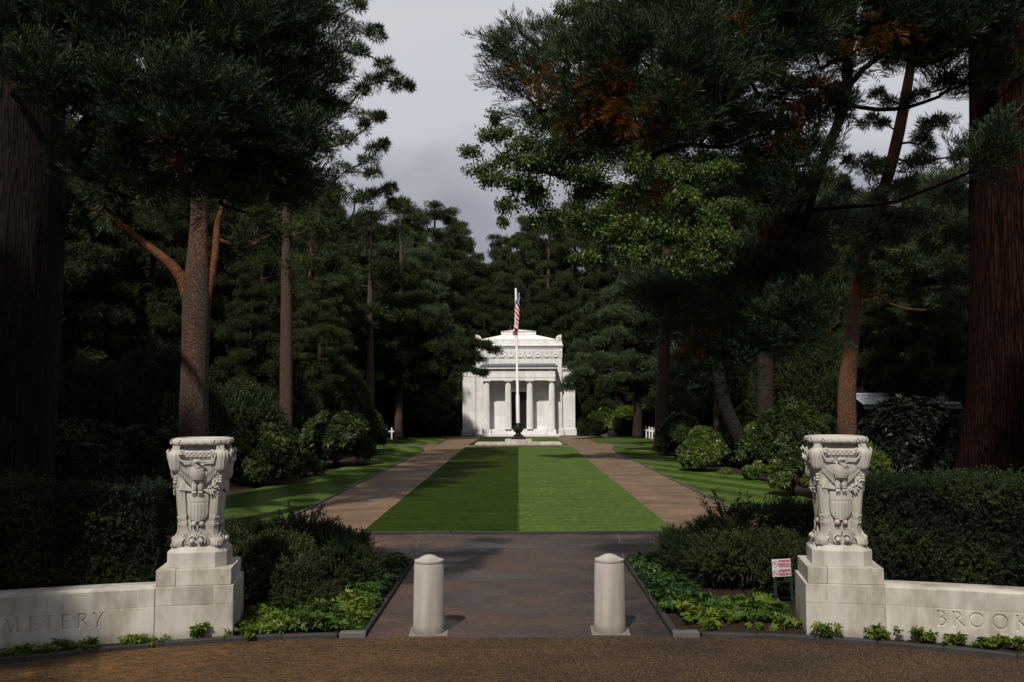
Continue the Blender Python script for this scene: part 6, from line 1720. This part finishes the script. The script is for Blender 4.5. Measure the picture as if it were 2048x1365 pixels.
def sprigs(label, base, n, h, spread, seed, leaf=M_fine):
    """a few long arching shoots standing clear of a shrub, with dried flower heads"""
    rng = np.random.default_rng(seed); root = empty('flowering_stems', base); tag(root, label, 'plant')
    mb = MB(); f = Fol(T_STEM, seed); fh = MB()
    for k in range(n):
        a = rng.uniform(0, 6.28); s = rng.uniform(.3, 1) * spread; hh = h * rng.uniform(.75, 1.05)
        pts = [(s * .25 * math.cos(a), s * .25 * math.sin(a), 0), (s * .5 * math.cos(a), s * .5 * math.sin(a), hh * .6), (s * math.cos(a), s * math.sin(a), hh)]
        mb.tube(pts, [.007, .005, .003], 5)
        tt = rng.uniform(.5, 1, 9); p = np.array(pts[1]) + (np.array(pts[2]) - np.array(pts[1])) * ((tt[:, None] - .5) * 2)
        f.put(p, np.array([math.cos(a), math.sin(a), .6]) + rng.normal(size=(9, 3)) * .6, .12, rng.uniform(.2, .9, 9))
        for q in range(5):
            e = np.array(pts[2]) + rng.normal(size=3) * .018; fh.ell(tuple(e), (.012, .012, .008), 6, 4)
    mb.build('stems', M_twig, root); f.build('foliage', leaf, root); fh.build('flower_heads', M_berry, root)
sprigs('long dark shoots with dried heads rising above the BROOK side bed', (3.6, 15.6, .2), 26, 1.25, .75, 321)
sprigs('dark shoots rising above the METERY side bed', (-3.7, 15.7, .2), 26, 1.05, .8, 322)
sprigs('brown flower heads on the front shrub of the METERY side bed', (-3.3, 13.7, .1), 16, .72, .5, 323, M_heath)
sprigs('brown flower heads around the no-dogs sign', (3.5, 14.6, .2), 18, 1.0, .6, 324)

def cover(label, s, seed, pts_fn, n, mat, tsc, hmax):
    rng = np.random.default_rng(seed); f = Fol(T_COVER, seed)
    P_ = np.array([pts_fn(rng) for _ in range(n)])
    z = .05 + hmax * rng.uniform(.2, 1, n) * (.55 + .45 * np.sin(P_[:, 0] * 5.1 + P_[:, 1] * 3.3) * np.sin(P_[:, 1] * 4.7))
    f.put(np.column_stack([P_, z]), np.tile([0, 0, 1.], (n, 1)) + rng.normal(size=(n, 3)) * .35, tsc, np.clip(rng.normal(.52, .22, n) + .3 * np.sin(P_[:, 0] * 3 + P_[:, 1] * 2), 0, 1))
    o = f.build('ground_cover', mat); tag(o, label, 'ground cover', None, 'stuff')
def reg(s, x0, x1, y0, y1, sl=0.0):
    def fn(rng):
        y = rng.uniform(y0, y1); x = x0 + (x1 - x0) * rng.uniform(0, 1)
        return (s * x, max(y, kerb_y(x) + .16 + rng.uniform(0, .1)))
    return fn
cover('bright green leafy ground cover beside the METERY pedestal', -1, 331, reg(-1, 2.08, 3.66, 12.2, 14.0), 2200, M_cover, .085, .20)
cover('dark green ground cover along the METERY side kerb of the walk', -1, 332, reg(-1, 2.04, 2.75, 13.5, 17.6), 1500, M_cover_dk, .075, .20)
cover('dark green ground cover along the BROOK side kerb of the walk', 1, 333, reg(1, 2.04, 2.75, 13.3, 17.6), 1600, M_cover_dk, .075, .20)
cover('patchy green ground cover on the mulch in front of the no-dogs sign', 1, 334, reg(1, 2.2, 3.7, 12.6, 14.0), 720, M_cover, .08, .18)

def plantlet(label, x, y, n, sp, seed, h=.16):
    n = max(4, int(n * .7)); h *= .72
    rng = np.random.default_rng(seed); root = empty('leafy_plant', (x, y, .01)); tag(root, label, 'plant', 'small green plants along the foot of the walls')
    f = Fol(T_COVER, seed); mb = MB()
    for k in range(n):
        px_, py_ = rng.normal() * sp, rng.normal() * sp * .35; hh = h * rng.uniform(.5, 1.1)
        mb.tube([(px_ * .8, py_ * .8, 0), (px_, py_, hh)], .004, 4)
        m = 5; f.put(np.tile([px_, py_, hh], (m, 1)) + rng.normal(size=(m, 3)) * .022, np.tile([0, 0, 1.], (m, 1)) + rng.normal(size=(m, 3)) * .4, .060, rng.uniform(.45, 1.0, m))
    f.build('foliage', M_cover, root); mb.build('stems', M_twig, root)
for i, (px, py, n, sp, h) in enumerate(((12, 1320, 9, .10, .10), (62, 1314, 16, .11, .13), (150, 1306, 26, .15, .15), (272, 1295, 20, .10, .16), (320, 1291, 6, .08, .08), (395, 1284, 16, .09, .24), (480, 1281, 16, .12, .18), (118, 1308, 7, .05, .15))):
    g = G(px, py); plantlet(('leafy plant at the foot of the METERY wall at the frame edge', 'leafy clump below the cut letter M of the METERY wall', 'widest leafy clump below the METERY lettering', 'leafy clump where the METERY wall meets its pedestal', 'row of tiny seedlings at the foot of the METERY pedestal', 'taller leafy plant at the foot of the METERY pedestal', 'leafy plants at the inner corner of the METERY pedestal', 'single upright sprig below the METERY lettering')[i], g.x, g.y, n, sp, 340 + i, h)
for i, (px, py, n, sp, h) in enumerate(((1662, 1283, 16, .08, .22), (1768, 1287, 26, .12, .20), (1845, 1290, 13, .07, .21), (1912, 1295, 14, .08, .15), (1985, 1301, 20, .11, .14), (2042, 1304, 14, .08, .17), (1520, 1262, 9, .16, .10), (1580, 1262, 8, .14, .10), (1430, 1262, 8, .12, .12))):
    g = G(px, py); plantlet(('leafy plant at the foot of the BROOK pedestal', 'widest leafy clump at the joint of the BROOK wall and its pedestal', 'upright leafy plant left of the cut letter B', 'leafy clump below the cut letters B and R', 'leafy clump below the cut letters O and O', 'leafy plant below the cut letter K', 'scattered sprigs on the mulch below the no-dogs sign', 'scattered sprigs between the sign posts and the BROOK pedestal', 'scattered sprigs on the mulch near the walk corner')[i], g.x, g.y, n, sp, 360 + i, h)
